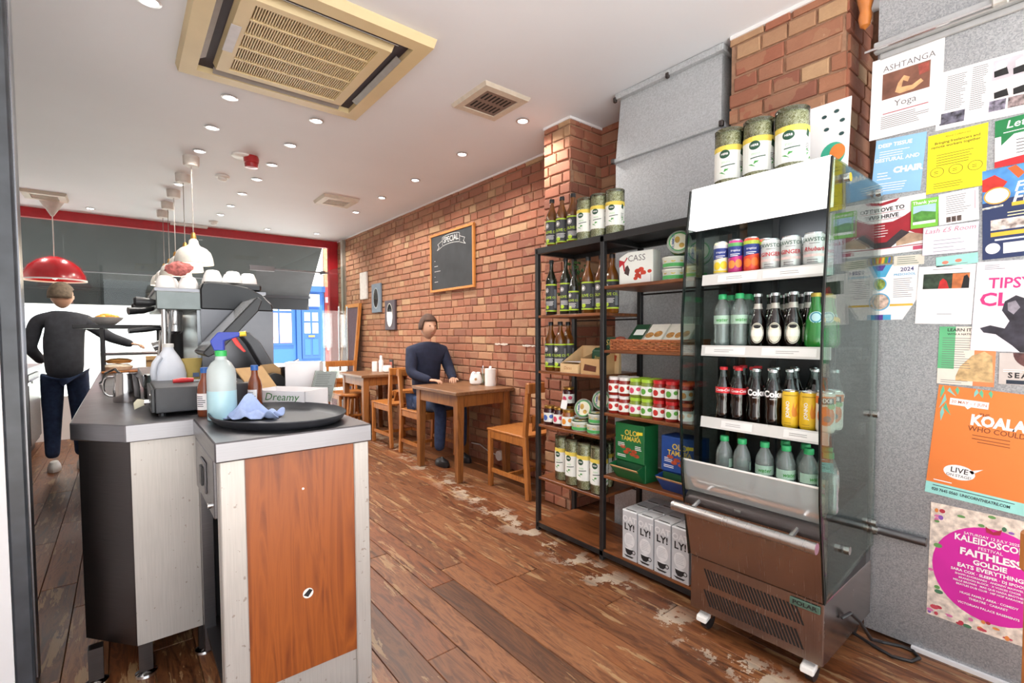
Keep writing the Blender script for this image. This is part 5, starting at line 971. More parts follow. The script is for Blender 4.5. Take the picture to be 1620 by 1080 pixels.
snack('dark green snack packet at the left of the wicker tray', 1.56, 1.985, 0, .10); snack('second dark green snack packet tucked behind in the wicker tray', 1.515, 2.02, 0, .10); snack('white and green snack box in the middle of the wicker tray', 1.475, 1.985, 1, .115); snack('white and green snack box second from right in the wicker tray', 1.365, 2.0, 1, .11); snack('white and green snack box at the right of the wicker tray', 1.31, 1.99, 1, .09)
tag(obj('date_fruit', G().lathe([(0, -.03), (.012, -.02), (.015, 0), (.011, .02), (0, .028)], 12), mat('dried date', '#8a3a20', .4, var=.3), loc=(2.0, 1.585, RZ[1]+.055)), 'reddish dried fruit at the left end of the wicker tray', 'fruit').rotation_euler = (1.5, 0, .6)
# pasta sauce jars, two high and two deep
LW_ = mat('lid white', '#e6e2e0', .35); LG_ = mat('lid lime', '#a8d03a', .35); LR_ = mat('lid red', '#c8242a', .35); LO_ = mat('lid orange', '#e0622a', .35)
RCY = [1.615, 1.548, 1.48, 1.412, 1.345, 1.276, 1.205]; JK = [(LW_, JAMR, RDP, 'white lidded red sauce jar'), (LW_, JAMR, RDP, 'white lidded red sauce jar'), (LG_, JAMG, PKP, 'lime lidded green relish jar'), (LG_, JAMG, GNP, 'lime lidded green relish jar'), (LR_, JAMR, RDP, 'red lidded chilli jar'), (LR_, JAMR, GNP, 'red lidded chilli jar'), (LO_, JAMR, ORP, 'orange lidded sauce jar')]
colw = ['at the middle post', 'second from the middle post', 'third from the middle post', 'fourth from the middle post', 'third from the right post', 'second from the right post', 'at the right post']; cache = {}
for i, y in enumerate(RCY):
    lid, fill, pr_, nm = JK[i]
    if (i not in cache): cache[i] = jar(.0325, .094, lid, fill, LWH, pr_, '', .016)
    first = cache[i]; uu = set()
    for rowi, x in enumerate((1.992, 2.062)):
        for lv in (0, 1):
            o = place(first, uu, (x, y, RZ[2]+lv*.0945), nm + ', ' + ('lower front', 'upper front', 'lower back', 'upper back')[rowi*2+lv] + ', ' + colw[i], random.uniform(-.15, .15), 'two-high jars on the right third shelf')
# date boxes
def datebox(name, lab, y, w, h, d, m, dark):
    t = thing(name, lab, 'box', (1.98, y, RZ[3]), radians(-93))
    obj('carton', G().prism([(0, .1), (d, 0), (d, h), (0, h)][:0] or [(.0, .095), (.012, .095), (.012, .0), (d, 0), (d, h), (0, h)], 0, w, 0), m, t, bevel=.002)
    obj('bin_front', G().prism([(-.04, .062), (-.037, .064), (.012, .004), (.008, 0)], .004, w-.004, 0), m, t); obj('bin_lip', G().prism([(-.046, .07), (-.04, .062), (-.037, .064), (-.043, .072)], .004, w-.004, 0), CARD, t); obj('bin_dark', G().box((.01, -.001, .03), (w-.01, .0, .09)), dark, t); obj('bin_side', G().prism([(-.05, .075), (.012, .085), (.012, 0)], .002, .005, 0), m, t); obj('bin_side', G().prism([(-.05, .075), (.012, .09), (.012, 0)], w-.005, w-.002, 0), m, t)
    dg = G()
    for u, v, a_ in ((.05, .165, .3), (.085, .155, -.2), (.12, .15, .2), (.07, .14, .1), (.11, .135, -.3), (.135, .13, .1)): dg.disc(u*w/.18, v, .018, .009, n=12)
    obj('date_print', onface(dg, FACE_NY, (0, -.0006, 0)), mat('date photo', '#a8482a', .5, var=.35, scale=50), t); obj('lettering', onface(text('OLOJ', .026, w*.58, h-.045, bold=.02).join(text('TAMARA', .022, w*.55, h-.075, bold=.02)), FACE_NY, (0, -.0006, 0)), mat('box gold', '#d8bc4a', .5), t); obj('small_print', onface(lines(w*.1, h-.1, w*.35, 3, .008, .004, 4).join(lines(w*.7, h-.105, w*.95, 3, .008, .004, 6)).join(lines(w*.08, .125, w*.5, 2, .008, .004, 2)), FACE_NY, (0, -.0006, 0)), INKW, t); obj('tag_print', onface(G().poly([(w*.75, h-.05), (w*.95, h-.045), (w*.95, h-.03), (w*.76, h-.034)]), FACE_NY, (0, -.0008, 0)), mat('tag yellow', '#e8d23a', .5), t)
datebox('date_box', 'green date dispenser carton on the low right shelf', 1.60, .185, .285, .11, mat('box green', '#1c6a3a', .45, var=.08), GPK); datebox('date_box', 'blue date dispenser carton beside the fridge', 1.325, .18, .26, .11, mat('box blue', '#1f4a94', .45, var=.08), GPK)
# oat drink cartons
OG = mat('carton grey', '#c2c4c8', .5, var=.03); OGL = mat('carton pale', '#dfe0e2', .5)
def oat():
    t = thing('oat_carton', '', 'carton', (0, 0, 0), 0, 'oat drink cartons on the bottom shelf'); w, h = .088, .245
    obj('carton', G().box((0, -w/2, 0), (w, w/2, h)), OG, t, bevel=.002); obj('gable', G().prism([(0, h), (w, h), (w*.96, h+.004), (w*.04, h+.004)], -w/2, w/2, 1), OGL, t); obj('top_print', G().rect(.01, -.03, .018, .03, h+.0045), INK, t)
    F = lambda g: onface(g, FACE_NX, (-.0007, 0, 0)); obj('lettering', F(text('LY!', .032, 0, .165, bold=.03)), INK, t); obj('lettering', F(text('OAT', .028, 0, .205, bold=.03)), OGL, t); obj('pale_print', F(G().disc(0, .1, .032, .038, n=20)), OGL, t); obj('small_print', F(lines(-.022, .125, .022, 6, .008, .004, 3, z=.0004)), OG, t)
    cup_ = G().poly([(-.026, .058), (.022, .058), (.018, .036), (.006, .026), (-.012, .026), (-.022, .038)]).ring(.026, .045, .011, .004, n=14).poly([(-.034, .022), (.028, .020), (.016, .012), (-.018, .012)]); obj('cup_print', F(cup_), INK, t); obj('rim_print', F(G().disc(-.002, .058, .024, .005, n=16, z=.0003)), OGL, t)
    return t
A0 = oat(); UA = set()
for r in range(3):
    for c in range(4): place(A0, UA, (1.957+r*.092, 1.49-c*.0945, .058), 'grey oat drink carton printed LY! on the bottom shelf, ' + ('front', 'middle', 'back')[r] + ' row, ' + ('first', 'second', 'third', 'fourth')[c] + ' from left')
# ---------------------------------------------------------------- open drinks fridge
FR, FLY = .568, 1.048; fr = thing('drinks_fridge', 'open stainless steel drinks fridge on castors with glass sides', 'fridge', (0, 0, 0))
FBK = mat('fridge black', '#1a1a1c', .35, var=.1); FBACK = mat('fridge back', '#3b3c3e', .25, .6, var=.2, scale=4)
outline = [(1.758, 1.752), (1.735, 1.60), (1.705, 1.25), (1.70, .95), (1.715, .65), (1.772, .305), (2.275, .365), (2.275, 1.752)]
o = obj('glass_side', G().prism(outline, FR-.006, FR, 1), FGLASS, fr); obj('glass_side', G().prism(outline, FLY, FLY+.006, 1), FGLASS, fr)
for ya, yb in ((FR-.0075, FR+.0015), (FLY-.0015, FLY+.0075)):
    e = G(); pts = outline[:6]
    for a_, b_ in zip(pts, pts[1:]): e.bar((a_[0]-.001, (ya+yb)/2, a_[1]), (b_[0]-.001, (ya+yb)/2, b_[1]), .011, .006, up=(0, 1, 0))
    obj('edge_strip', e, mat('glass edge', '#0e1715', .25), fr)
obj('base_box', G().box((1.778, FR, .085), (2.28, FLY, .30)), FRSTEEL, fr, bevel=.003)
g = G().add([(1.772, FR, .305), (1.772, FLY, .305), (1.727, FLY, .525), (1.727, FR, .525), (1.80, FR, .305), (1.80, FLY, .305), (1.76, FLY, .525), (1.76, FR, .525)], [(0, 3, 2, 1), (4, 5, 6, 7), (0, 1, 5, 4), (2, 3, 7, 6), (1, 2, 6, 5), (3, 0, 4, 7)]); obj('front_panel', g, FRSTEEL, fr)
g = G(); pts = []
for i in range(7): a_ = pi*.5*i/6; pts.append((1.727+.035*(1-cos(a_)), .525+.045*sin(a_)))
pts += [(1.80, .57), (1.80, .525)]; obj('bullnose', G().prism(pts, FR+.001, FLY-.001, 1), STEELD, fr, smooth=True)
obj('tub', G().box((1.80, FR+.002, .30), (2.22, FLY-.002, .52)), FBK, fr); obj('back_wall', G().box((2.22, FR+.002, .30), (2.272, FLY-.002, 1.70)), FBACK, fr)
obj('left_cheek', G().prism([(1.78, .31), (2.27, .37), (2.27, .62), (1.76, .57)], FLY-.016, FLY-.003, 1), FBK, fr); obj('right_cheek', G().prism([(1.78, .31), (2.27, .37), (2.27, .62), (1.76, .57)], FR+.003, FR+.016, 1), FBK, fr)
obj('top_deck', G().box((1.79, FR+.002, 1.70), (2.275, FLY-.002, 1.756)), FBK, fr, bevel=.002)
obj('canopy_panel', G().add([(1.735, FR+.002, 1.60), (1.735, FLY-.002, 1.60), (1.758, FLY-.002, 1.758), (1.758, FR+.002, 1.758), (1.79, FR+.002, 1.60), (1.79, FLY-.002, 1.60), (1.80, FLY-.002, 1.758), (1.80, FR+.002, 1.758)], [(0, 3, 2, 1), (4, 5, 6, 7), (0, 1, 5, 4), (2, 3, 7, 6), (1, 2, 6, 5), (3, 0, 4, 7)]), mat('lit canopy', '#fbfbfb', .4, emit=.75, var=.0), fr)
obj('light_tube', G().tube([(1.83, FR+.03, 1.675), (1.83, FLY-.03, 1.675)], .011, 10), mat('fridge tube', '#f6fbff', .4, emit=9), fr, smooth=True)
RAILW = mat('price rail', '#d9d7d4', .4, var=.02); PCARD = mat('price strip', '#f0eeec', .6, var=.01)
SH = [1.425, 1.145, .858]
for i, z in enumerate(SH):
    obj('shelf', G().box((1.83, FR+.012, z-.008), (2.215, FLY-.012, z)), glassmat('shelf glass', '#c8d2d0', .8) if 'shelf glass' not in MATS else MATS['shelf glass'], fr); r_ = obj('price_rail', G().add([(1.818, FR+.012, z-.038), (1.818, FLY-.012, z-.038), (1.824, FLY-.012, z+.004), (1.824, FR+.012, z+.004), (1.83, FR+.012, z-.038), (1.83, FLY-.012, z-.038), (1.83, FLY-.012, z+.004), (1.83, FR+.012, z+.004)], [(0, 3, 2, 1), (4, 5, 6, 7), (0, 1, 5, 4), (2, 3, 7, 6), (1, 2, 6, 5), (3, 0, 4, 7)]), RAILW, fr)
    for a_, b_ in (((.60, .80), (.82, .97)), ((.86, 1.02), (.62, .8)), ((.60, .72), (.83, .95)))[i]:
        obj('price_card', G().add([(1.8175, a_, z-.03), (1.8175, b_, z-.03), (1.8222, b_, z-.002), (1.8222, a_, z-.002)], [(0, 3, 2, 1)]), PCARD, r_)
        g = lines(-.04, .006, .04, 2, .007, .0016, i); obj('price_print', onface(g, FACE_NX, (1.8168, (a_+b_)/2, z-.018)), INKG, r_)
    obj('bracket', G().box((2.15, FR+.012, z-.05), (2.215, FR+.018, z-.008)), FBK, fr); obj('bracket', G().box((2.15, FLY-.018, z-.05), (2.215, FLY-.012, z-.008)), FBK, fr)
for y in (.70, .92): obj('back_strut', G().box((2.212, y-.012, .62), (2.222, y+.012, 1.69)), FBK, fr)
# frosted curved guard in front of the well
g = G(); prof = [(1.765, .565), (1.745, .60), (1.735, .64), (1.728, .695)]; vs = []; fs = []
for th in (0, .006):
    for (x, z) in prof: vs += [(x+th, FR+.004, z), (x+th, FLY+.02, z)]
n = len(prof)*2
for i in range(len(prof)-1): a_ = i*2; fs += [(a_, a_+1, a_+3, a_+2), (n+a_, n+a_+2, n+a_+3, n+a_+1)]
fs += [(0, n, n+1, 1), (n-2, n-1, 2*n-1, 2*n-2)]; obj('well_guard', g.add(vs, fs), glassmat('guard plastic', '#eef1f3', 1.0, rough=.12, milk=.24), fr, smooth=True); obj('guard_rim', G().tube([(1.731, FR+.004, .697), (1.731, FLY+.02, .697)], .004, 8), WPLAST, fr, smooth=True)
h_ = obj('handle', G().tube([(1.668, .556, .523), (1.668, 1.062, .523)], .0185, 14), steelmat('handle alu', '#c4c2c0', .3, (1, 30, 1), .06), fr, smooth=True)
for y in (.64, .99): obj('handle_post', G().tube([(1.67, y, .524), (1.745, y, .545)], .009, 8), CHROME, h_, smooth=True)
slot = G().add([(0, .0065, .03), (0, -.0005, .03), (0, -.0265, -.03), (0, -.0195, -.03)], [(0, 1, 2, 3)]).mesh('louvre_slot', mat('slot dark', '#141314', .8))
lo_ = G().poly([(-.006, .0), (.006, 0), (.006, .001)])
for row, z in enumerate((.232, .148)):
    for i in range(27): shared('louvre_slot', slot, fr, (1.7772, .985-i*.0128, z))
bd = obj('badge', G().box((1.7715, .578, .262), (1.777, .672, .288)), mat('badge green', '#5a7a6c', .3, .4), fr, bevel=.002); obj('lettering', onface(text('POLAR', .013, 0, 0, bold=.03, sx=1.3), FACE_NX, (1.7712, .625, .275)), INK, bd)
obj('maker_plate', onface(G().rect(-.012, -.006, .012, .006), FACE_NX, (1.7265, .835, .548)), CHROME, fr)
for i, (x, y, z) in enumerate(((1.865, FR, 1.705), (2.205, FR, 1.715), (2.235, FR, .885), (2.25, FR, .46), (1.945, FR, .44))): obj('glass_boss', G().tube([(x, y-.006, z), (x, y-.022, z)], .0145, 16), CHROME, fr, smooth=True)
for x in (1.825, 2.235):
    for y in (.615, .998):
        c_ = obj('castor', G().tube([(x, y-.012, .036), (x, y+.012, .036)], .036, 18), BLACKP, fr, smooth=True); obj('fork', G().box((x-.02, y-.02, .05), (x+.02, y+.02, .087)), CHROME, c_)
        if x < 2: obj('brake', G().prism([(x-.055, .04), (x-.015, .052), (x-.01, .075), (x-.05, .062)], y-.022, y+.022, 1), WPLAST, c_, bevel=.004)
t = thing('power_cable', 'black power cable looping on the floor beside the fridge', 'cable', (0, 0, 0)); obj('cable', G().tube([(1.93, .562, .20), (1.96, .545, .215), (2.05, .54, .15), (2.15, .53, .05), (2.24, .52, .008), (2.27, .46, .007), (2.268, .43, .007), (2.235, .405, .007), (2.19, .42, .007), (2.17, .47, .007), (2.19, .53, .007), (2.2, .6, .02)], .0062, 8), BLACKP, t, smooth=True)
# herb tubes on top of the fridge
H2 = herb(.056, .25); UF = set()
for i, y in enumerate((.985, .87, .752)): place(H2, UF, (1.93, y, 1.757), 'large clear tube of dried herbs on the fridge top, ' + ('leftmost', 'middle', 'rightmost')[i] + ' of three', .02*i)
t = thing('show_card', 'white card with coloured vegetable drawings behind the herb tubes', 'card', (2.06, .70, 1.757)); obj('card', G().prism([(0, 0), (.004, 0), (.03, .30), (.026, .30)], -.085, .085, 1) if False else G().add([(0, -.085, 0), (0, .085, 0), (.03, .085, .30), (.03, -.085, .30), (.004, -.085, 0), (.004, .085, 0), (.034, .085, .30), (.034, -.085, .30)], [(0, 3, 2, 1), (4, 5, 6, 7), (0, 1, 5, 4), (2, 3, 7, 6), (1, 2, 6, 5), (3, 0, 4, 7)]), WPAPER, t)
def onc(gg): gg.v = [(.1*y_-.001, -x_, y_) for x_, y_, z_ in gg.v]; return gg
obj('print', onc(G().disc(.035, .1, .04, .045)), mat('teal print', '#3aa88a', .6), t); obj('print', onc(G().disc(.05, .105, .025, .03, z=0)), mat('orange disc', '#e0813a', .6), t).location.x = -.0006
for u, v in ((.0, .25), (.04, .26), (.06, .22), (.01, .2), (.065, .03), (.03, .02), (.06, .17)): obj('leaf_print', onc(G().disc(u, v, .009, .007, n=10)), mat('dark leaf print', '#2c4a4a', .6), t)
# ---- cans and bottles
ALU = steelmat('can aluminium', '#c9cacc', .25, (1, 1, 1), .04)
def can(R, h, body, items, grp):
    t = thing('drink_can', '', 'can', (0, 0, 0), 0, grp); obj('body', G().lathe([(R*.82, 0), (R*.9, .003), (R, .012), (R, h-.014), (R*.88, h-.003)], 24), body, t, smooth=True); obj('lid', G().lathe([(R*.89, h-.005), (R*.9, h), (R*.84, h), (R*.82, h-.004), (0, h-.004)], 24), ALU, t, smooth=True); prints(t, items(R, h), R, 0, radians(202)); return t
NV = mat('navy print', '#25357c', .5); 
def fruitcan(c1, c2, c3, band):
    return lambda R, h: [('upper_band', G().rect(-R*1.7, h*.80, R*1.7, h*.9), band, .0006), ('blue_panel', G().poly([(-R*1.7, h*.45), (R*1.7, h*.55), (R*1.7, h*.8), (-R*1.7, h*.8)]), NV, .0007), ('fruit_print', G().disc(-R*.5, h*.28, R*.5, h*.12).disc(R*.5, h*.3, R*.5, h*.12), c2, .0009), ('lower_band', G().rect(-R*1.7, .012, R*1.7, h*.14), c3, .0006), ('lettering', text('tropical', R*.3, 0, h*.68, shear=.2), INKW, .0011), ('small_print', lines(-R*.7, h*.58, R*.7, 2, .006, .0025, 1), INKW, .0011)]
cy = can(.0275, .133, mat('can yellow', '#e8e0c0', .35), fruitcan(0, mat('lemon print', '#ecc82e', .5), mat('lemon band', '#e8c420', .5), mat('can silver band', '#d0d0d4', .4)), 'slim cans on the top fridge shelf'); cp = can(.0275, .133, mat('can magenta', '#b82a78', .35), fruitcan(0, mat('guava print', '#e88a3a', .5), mat('magenta band', '#b81f6a', .5), mat('green band', '#5aa05a', .5)), 'slim cans on the top fridge shelf'); co = can(.0275, .133, mat('can red orange', '#d8452a', .35), fruitcan(0, mat('mango print', '#e8732a', .5), mat('red band', '#d03a22', .5), mat('yellow green band', '#a8b83a', .5)), 'slim cans on the top fridge shelf')
Xf = 1.872
for o, y, l in ((cy, .985, 'slim yellow and navy can on the top fridge shelf'), (cp, .926, 'slim magenta and navy can on the top fridge shelf'), (co, .865, 'slim orange red and navy can at the front of the top fridge shelf')): o.location = (Xf, y, SH[0]); o['label'] = l
dup(co, (1.94, .845, SH[0]), .3, 'slim orange red can in the second row of the top fridge shelf'); dup(cp, (1.94, .91, SH[0]), .2, 'slim magenta can in the second row of the top fridge shelf'); dup(cy, (1.94, .97, SH[0]), .2, 'slim yellow can in the second row of the top fridge shelf')
SIL = mat('can pale silver', '#c4c6c4', .35, .3); RLT = mat('letter red', '#b8323a', .5); GLT = mat('letter green', '#3a5a4a', .5)
def presscan(w2, m2, sh): return lambda R, h: [('lettering', text('CAWSTON', R*.40, 0, h*.78, bold=.01), GLT, .0008), ('small_print', lines(-R*.5, h*.68, R*.5, 1, .006, .002, 1).join(lines(-R*.7, h*.2, R*.7, 2, .008, .003, 2)), INKG, .0008), ('flavour_lettering', text(w2, R*.42, 0, h*.5, bold=.02, shear=sh), m2, .0008), ('flavour_tint', G().rect(-R*1.2, h*.28, R*1.2, h*.36), mat('blush tint', '#e0c4c0', .5), .0006)]
pg_ = can(.033, .115, SIL, presscan('GINGER', RLT, 0), 'pale silver cans on the top fridge shelf'); ph = can(.033, .115, SIL, presscan('Rhubarb', RLT, .2), 'pale silver cans on the top fridge shelf')
pg_.location = (Xf, .795, SH[0]); pg_['label'] = 'pale silver ginger drink can, left one on the top fridge shelf'; dup(pg_, (Xf, .725, SH[0]), -.1, 'pale silver ginger drink can, middle one on the top fridge shelf'); ph.location = (Xf, .652, SH[0]); ph['label'] = 'pale silver rhubarb drink can by the right glass of the top fridge shelf'
for i, y in enumerate((.79, .72, .65)): dup(ph if i else pg_, (1.945, y, SH[0]), .3, 'pale silver drink can in the back row of the top fridge shelf, ' + ('left', 'middle', 'right')[i])
GCAP = mat('cap green', '#2fa866', .4)
def water(h=.205, R=.031):
    t = thing('water_bottle', '', 'bottle', (0, 0, 0), 0, 'clear water bottles with green caps'); obj('bottle', G().lathe([(R*.85, 0), (R*.97, .006), (R, .02), (R*.94, .035), (R, .05), (R*.94, .065), (R, .08), (R, .135), (R*.9, .152), (R*.5, .178), (R*.42, .184), (R*.42, .192)], 22), WATERPET, t, smooth=True); obj('water', G().lathe([(R*.82, .004), (R*.9, .02), (R*.9, .13), (0, .13)], 18), WATERPET, t, smooth=True)
    obj('cap', G().lathe([(R*.5, .186), (R*.52, .188), (R*.52, .203), (R*.46, .206), (0, .206)], 18), GCAP, t, smooth=True); prints(t, [('label', G().rect(-R*1.8, 0, R*1.8, .034), mat('water label', '#bcdcc8', .4, trans=.2), .0006), ('lettering', text('water', .014, 0, .016, shear=.2, bold=.02), LGN, .0010)], R, .088, radians(202)); return t
WB = water(); UW = set()
for i, (x, y) in enumerate(((Xf, .977), (Xf, .908), (1.945, .98), (1.945, .91), (2.02, .94))): place(WB, UW, (x, y, SH[1]), 'clear water bottle with green cap on the middle fridge shelf, ' + ('front left', 'front right', 'second row left', 'second row right', 'third row')[i], i*.3)
for i, (x, y) in enumerate(((1.86, .80), (1.86, .725), (1.87, .655), (1.94, .76), (1.94, .69), (1.94, .62), (1.85, .95), (1.85, .88), (1.86, .59))): place(WB, UW, (x, y, .585), 'clear water bottle with green cap in the fridge well, ' + ('front row second from left', 'front row third from left', 'front row fourth from left', 'back row left', 'back row middle', 'back row right', 'far left behind the frosted guard', 'left behind the frosted guard', 'by the right glass')[i], i*.4)
obj('well_floor', G().box((1.80, FR+.017, .52), (2.22, FLY-.017, .585)), FBK, fr)
DKB = mat('dark beer glass', '#120908', .06, coat=.6)
def ale(h=.20, R=.030):
    t = thing('ale_bottle', '', 'bottle', (0, 0, 0), 0, 'dark bottles with oval cream labels'); obj('bottle', G().lathe([(R*.9, 0), (R, .005), (R, .085), (R*.95, .1), (R*.62, .13), (R*.46, .145), (R*.44, h-.016), (R*.5, h-.014), (R*.5, h-.006)], 22), DKB, t, smooth=True); obj('cap', G().lathe([(R*.52, h-.012), (R*.54, h-.002), (R*.48, h), (0, h)], 16), ALU, t, smooth=True); obj('neck_foil', G().lathe([(R*.56, .142), (R*.475, .152), (R*.465, .162)], 18, cap=False), mat('neck silver', '#b8b4ac', .4, .4), t, smooth=True)
    prints(t, [('label', G().disc(0, 0, R*.8, .038, n=22), mat('label cream', '#e6e2d0', .6), .0006), ('label_rim', G().ring(0, 0, R*.76, .0022, b=.0355, n=22), INK, .0009), ('band', G().rect(-R*.75, -.012, R*.75, .012), mat('band cream', '#f0efe4', .6), .0010), ('arch_print', G().disc(0, .024, R*.42, .007, n=12), INK, .0010)], R, .052, radians(202)); return t
AL = ale(); UL = set()
for i, (x, y) in enumerate(((Xf, .838), (Xf, .776), (Xf, .714), (1.94, .82), (1.94, .755), (1.94, .69), (2.01, .80), (2.01, .735))): place(AL, UL, (x, y, SH[1]), 'dark glass bottle with oval cream label on the middle fridge shelf, ' + ('front left', 'front middle', 'front right', 'second row left', 'second row middle', 'second row right', 'third row left', 'third row right')[i], -.05)
GGL = mat('bright green glass', '#1f8a2c', .06, coat=.6, trans=.25)
def greenb(h=.19, R=.033):
    t = thing('green_bottle', '', 'bottle', (0, 0, 0), 0, 'green sparkling water bottles'); obj('bottle', G().lathe([(R*.8, 0), (R, .012), (R*1.02, .04), (R*.9, .09), (R*.6, .13), (R*.42, .155), (R*.42, h-.012)], 22), GGL, t, smooth=True); obj('cap', G().lathe([(R*.48, h-.014), (R*.48, h-.002), (R*.42, h), (0, h)], 16), mat('cap gold', '#b8a04a', .35, .6), t, smooth=True); prints(t, [('label', G().disc(0, 0, .022, .02, n=18), mat('aqua label', '#bfe4ea', .5), .004), ('label_ring', G().ring(0, 0, .018, .004, n=18), mat('teal ring', '#2a8aa0', .5), .0044), ('tail', G().poly([(.018, .004), (.045, -.006), (.045, -.02), (.016, -.01)]), mat('label gold', '#e0b83a', .5), .0042)], R*.78, .105, radians(202)); return t
GB = greenb(); UG = set()
for i, (x, y) in enumerate(((Xf, .643), (1.945, .63), (2.02, .645))): place(GB, UG, (x, y, SH[1]), 'green glass sparkling water bottle by the right fridge glass, ' + ('front', 'second row', 'third row')[i])
COLA = mat('cola glass', '#100504', .05, coat=.7); CLN = glassmat('neck glass', '#dfe8e6', 1.6)
def cola(R, capm, red, nm):
    h = .205; t = thing('cola_bottle', '', 'bottle', (0, 0, 0), 0, nm); obj('bottle', G().lathe([(R*.86, 0), (R*.92, .004), (R*.95, .03), (R*.84, .062), (R*.95, .085), (R, .105), (R*.98, .122), (R*.7, .148), (R*.5, .165)], 22), COLA, t, smooth=True); obj('neck', G().lathe([(R*.5, .165), (R*.42, .18), (R*.42, h-.008)], 18, cap=False), CLN, t, smooth=True); obj('cap', G().lathe([(R*.5, h-.012), (R*.52, h-.003), (R*.46, h), (0, h)], 18), capm, t, smooth=True)
    if red: prints(t, [('label', G().rect(-R*1.7, 0, R*1.7, .024), mat('cola red', '#d01f2a', .5), .0008), ('lettering', text('Coca-Cola', .010, 0, .012, shear=.35, bold=.02), INKW, .0012)], R, .102, radians(202))
    else: prints(t, [('lettering', text('Coke', .022, 0, .014, bold=.045), INKW, .0010), ('small_print', lines(-.012, -.003, .012, 1, .006, .002, 1), INKW, .0010)], R, .10, radians(202))
    return t
CR = cola(.0295, mat('cap red', '#c8202a', .4), True, 'cola bottles with red labels'); CD = cola(.0295, ALU, False, 'cola bottles with white lettering'); UC = set()
for i, (x, y) in enumerate(((Xf, .968), (Xf, .907), (1.945, .95), (1.945, .885), (2.02, .96), (2.02, .90))): place(CR, UC, (x, y, SH[2]), 'red labelled cola bottle on the lowest fridge shelf, ' + ('front left', 'front right', 'second row left', 'second row right', 'third row left', 'third row right')[i])
for i, (x, y) in enumerate(((Xf, .84), (Xf, .778), (1.945, .815), (1.945, .75), (2.02, .83), (2.02, .76), (2.02, .69), (2.02, .625), (2.09, .79), (2.09, .72))): place(CD, UC, (x, y, SH[2]), 'cola bottle lettered Coke in white on the lowest fridge shelf, ' + ('front left', 'front right', 'second row left', 'second row right', 'third row first', 'third row second', 'third row third', 'third row fourth', 'back row left', 'back row right')[i])
YC = mat('can bright yellow', '#ecc02a', .4); yk = can(.0278, .133, YC, lambda R, h: [('fruit_print', G().poly([(R*.1, h*.45), (R*.3, h*.7), (R*.45, h*.52), (R*.9, h*.72), (R*.7, h*.48), (R*.95, h*.35), (R*.5, h*.3), (R*.2, h*.32)]), mat('pineapple print', '#e08a2a', .5), .0007), ('lettering', onface(text('JONNO', R*.42, 0, 0, bold=.02), Matrix(((0, -1, 0), (1, 0, 0), (0, 0, 1))), (-R*.35, h*.5, 0)), INKW, .0009), ('small_print', lines(-R*.9, h*.88, R*.9, 1, .006, .003, 1).join(lines(-R*.8, h*.14, R*.4, 2, .008, .002, 2)), mat('ochre ink', '#a8761a', .6), .0008)], 'slim cans on the lowest fridge shelf')
fk = can(.0285, .138, mat('can orange white', '#e8e4dc', .4), lambda R, h: [('orange_print', G().disc(0, h*.42, R*1.0, h*.24, n=22), mat('orange fruit', '#e8762a', .5, var=.15), .0007), ('upper_print', G().rect(-R*1.6, h*.72, R*1.6, h*.9), mat('orange top', '#e87a34', .5), .0006), ('leaf_print', G().disc(R*.6, h*.66, R*.5, h*.07), mat('sage print', '#8ab06a', .5), .0009), ('name_panel', G().rect(-R*.95, h*.70, R*.85, h*.86), INK, .0010), ('lettering', text('FIX8', R*.48, -R*.05, h*.79, bold=.03), INKW, .0014), ('stamp_print', G().disc(R*.1, h*.35, R*.4, h*.08, n=16), mat('grey stamp', '#6a7276', .5), .0011)], 'slim cans on the lowest fridge shelf')
yk.location = (Xf, .718, SH[2]); yk['label'] = 'slim bright yellow can on the lowest fridge shelf, left of two'; dup(yk, (Xf, .660, SH[2]), .05, 'slim bright yellow can on the lowest fridge shelf, right of two'); fk.location = (1.862, .603, SH[2]); fk['label'] = 'slim orange fruit can lettered FIX8 at the front right of the lowest fridge shelf'; dup(fk, (1.945, .605, SH[2]), -.1, 'slim orange fruit can behind the front one against the fridge glass')
# ---------------------------------------------------------------- posters on the grey casing (local u right, v down from the top-left corner)
PN = [0]
def poster(lab, y, z, w, h, ang=0, base=None, lift=1, name='poster', cut=None):
    PN[0] += 1; t = thing(name, lab, 'poster', (CX-.0008*lift, y, z)); a = radians(ang); rm = FACE_NX @ Matrix.Rotation(a, 3, 'Z'); t.rotation_euler = rm.to_euler()
    pts = cut or [(0, 0), (w, 0), (w, -h), (0, -h)]
    obj('sheet', G().prism([(p[0], p[1]) for p in pts], 0, .0004, 2), base or WPAPER, t)
    lay = [.0005]
    def add(nm, g, m):
        lay[0] += .00003; g.v = [(v[0], v[1], v[2]+lay[0]) for v in g.v]; return obj(nm, g, m, t)
    return t, add
def R_(u0, v0, u1, v1): return G().rect(u0, -v1, u1, -v0)
def T_(s, size, u, v, **k): return text(s, size, u, -v, **k)
def Ls(u0, v0, u1, n, dv, h, seed=0, ragged=.3): return lines(u0, -v0, u1, n, dv, h, seed, ragged=ragged)
def bl(pts): return G().poly([(u, -v) for u, v in pts])
MP = lambda n, c, **k: mat('print ' + n, c, .65, **k)
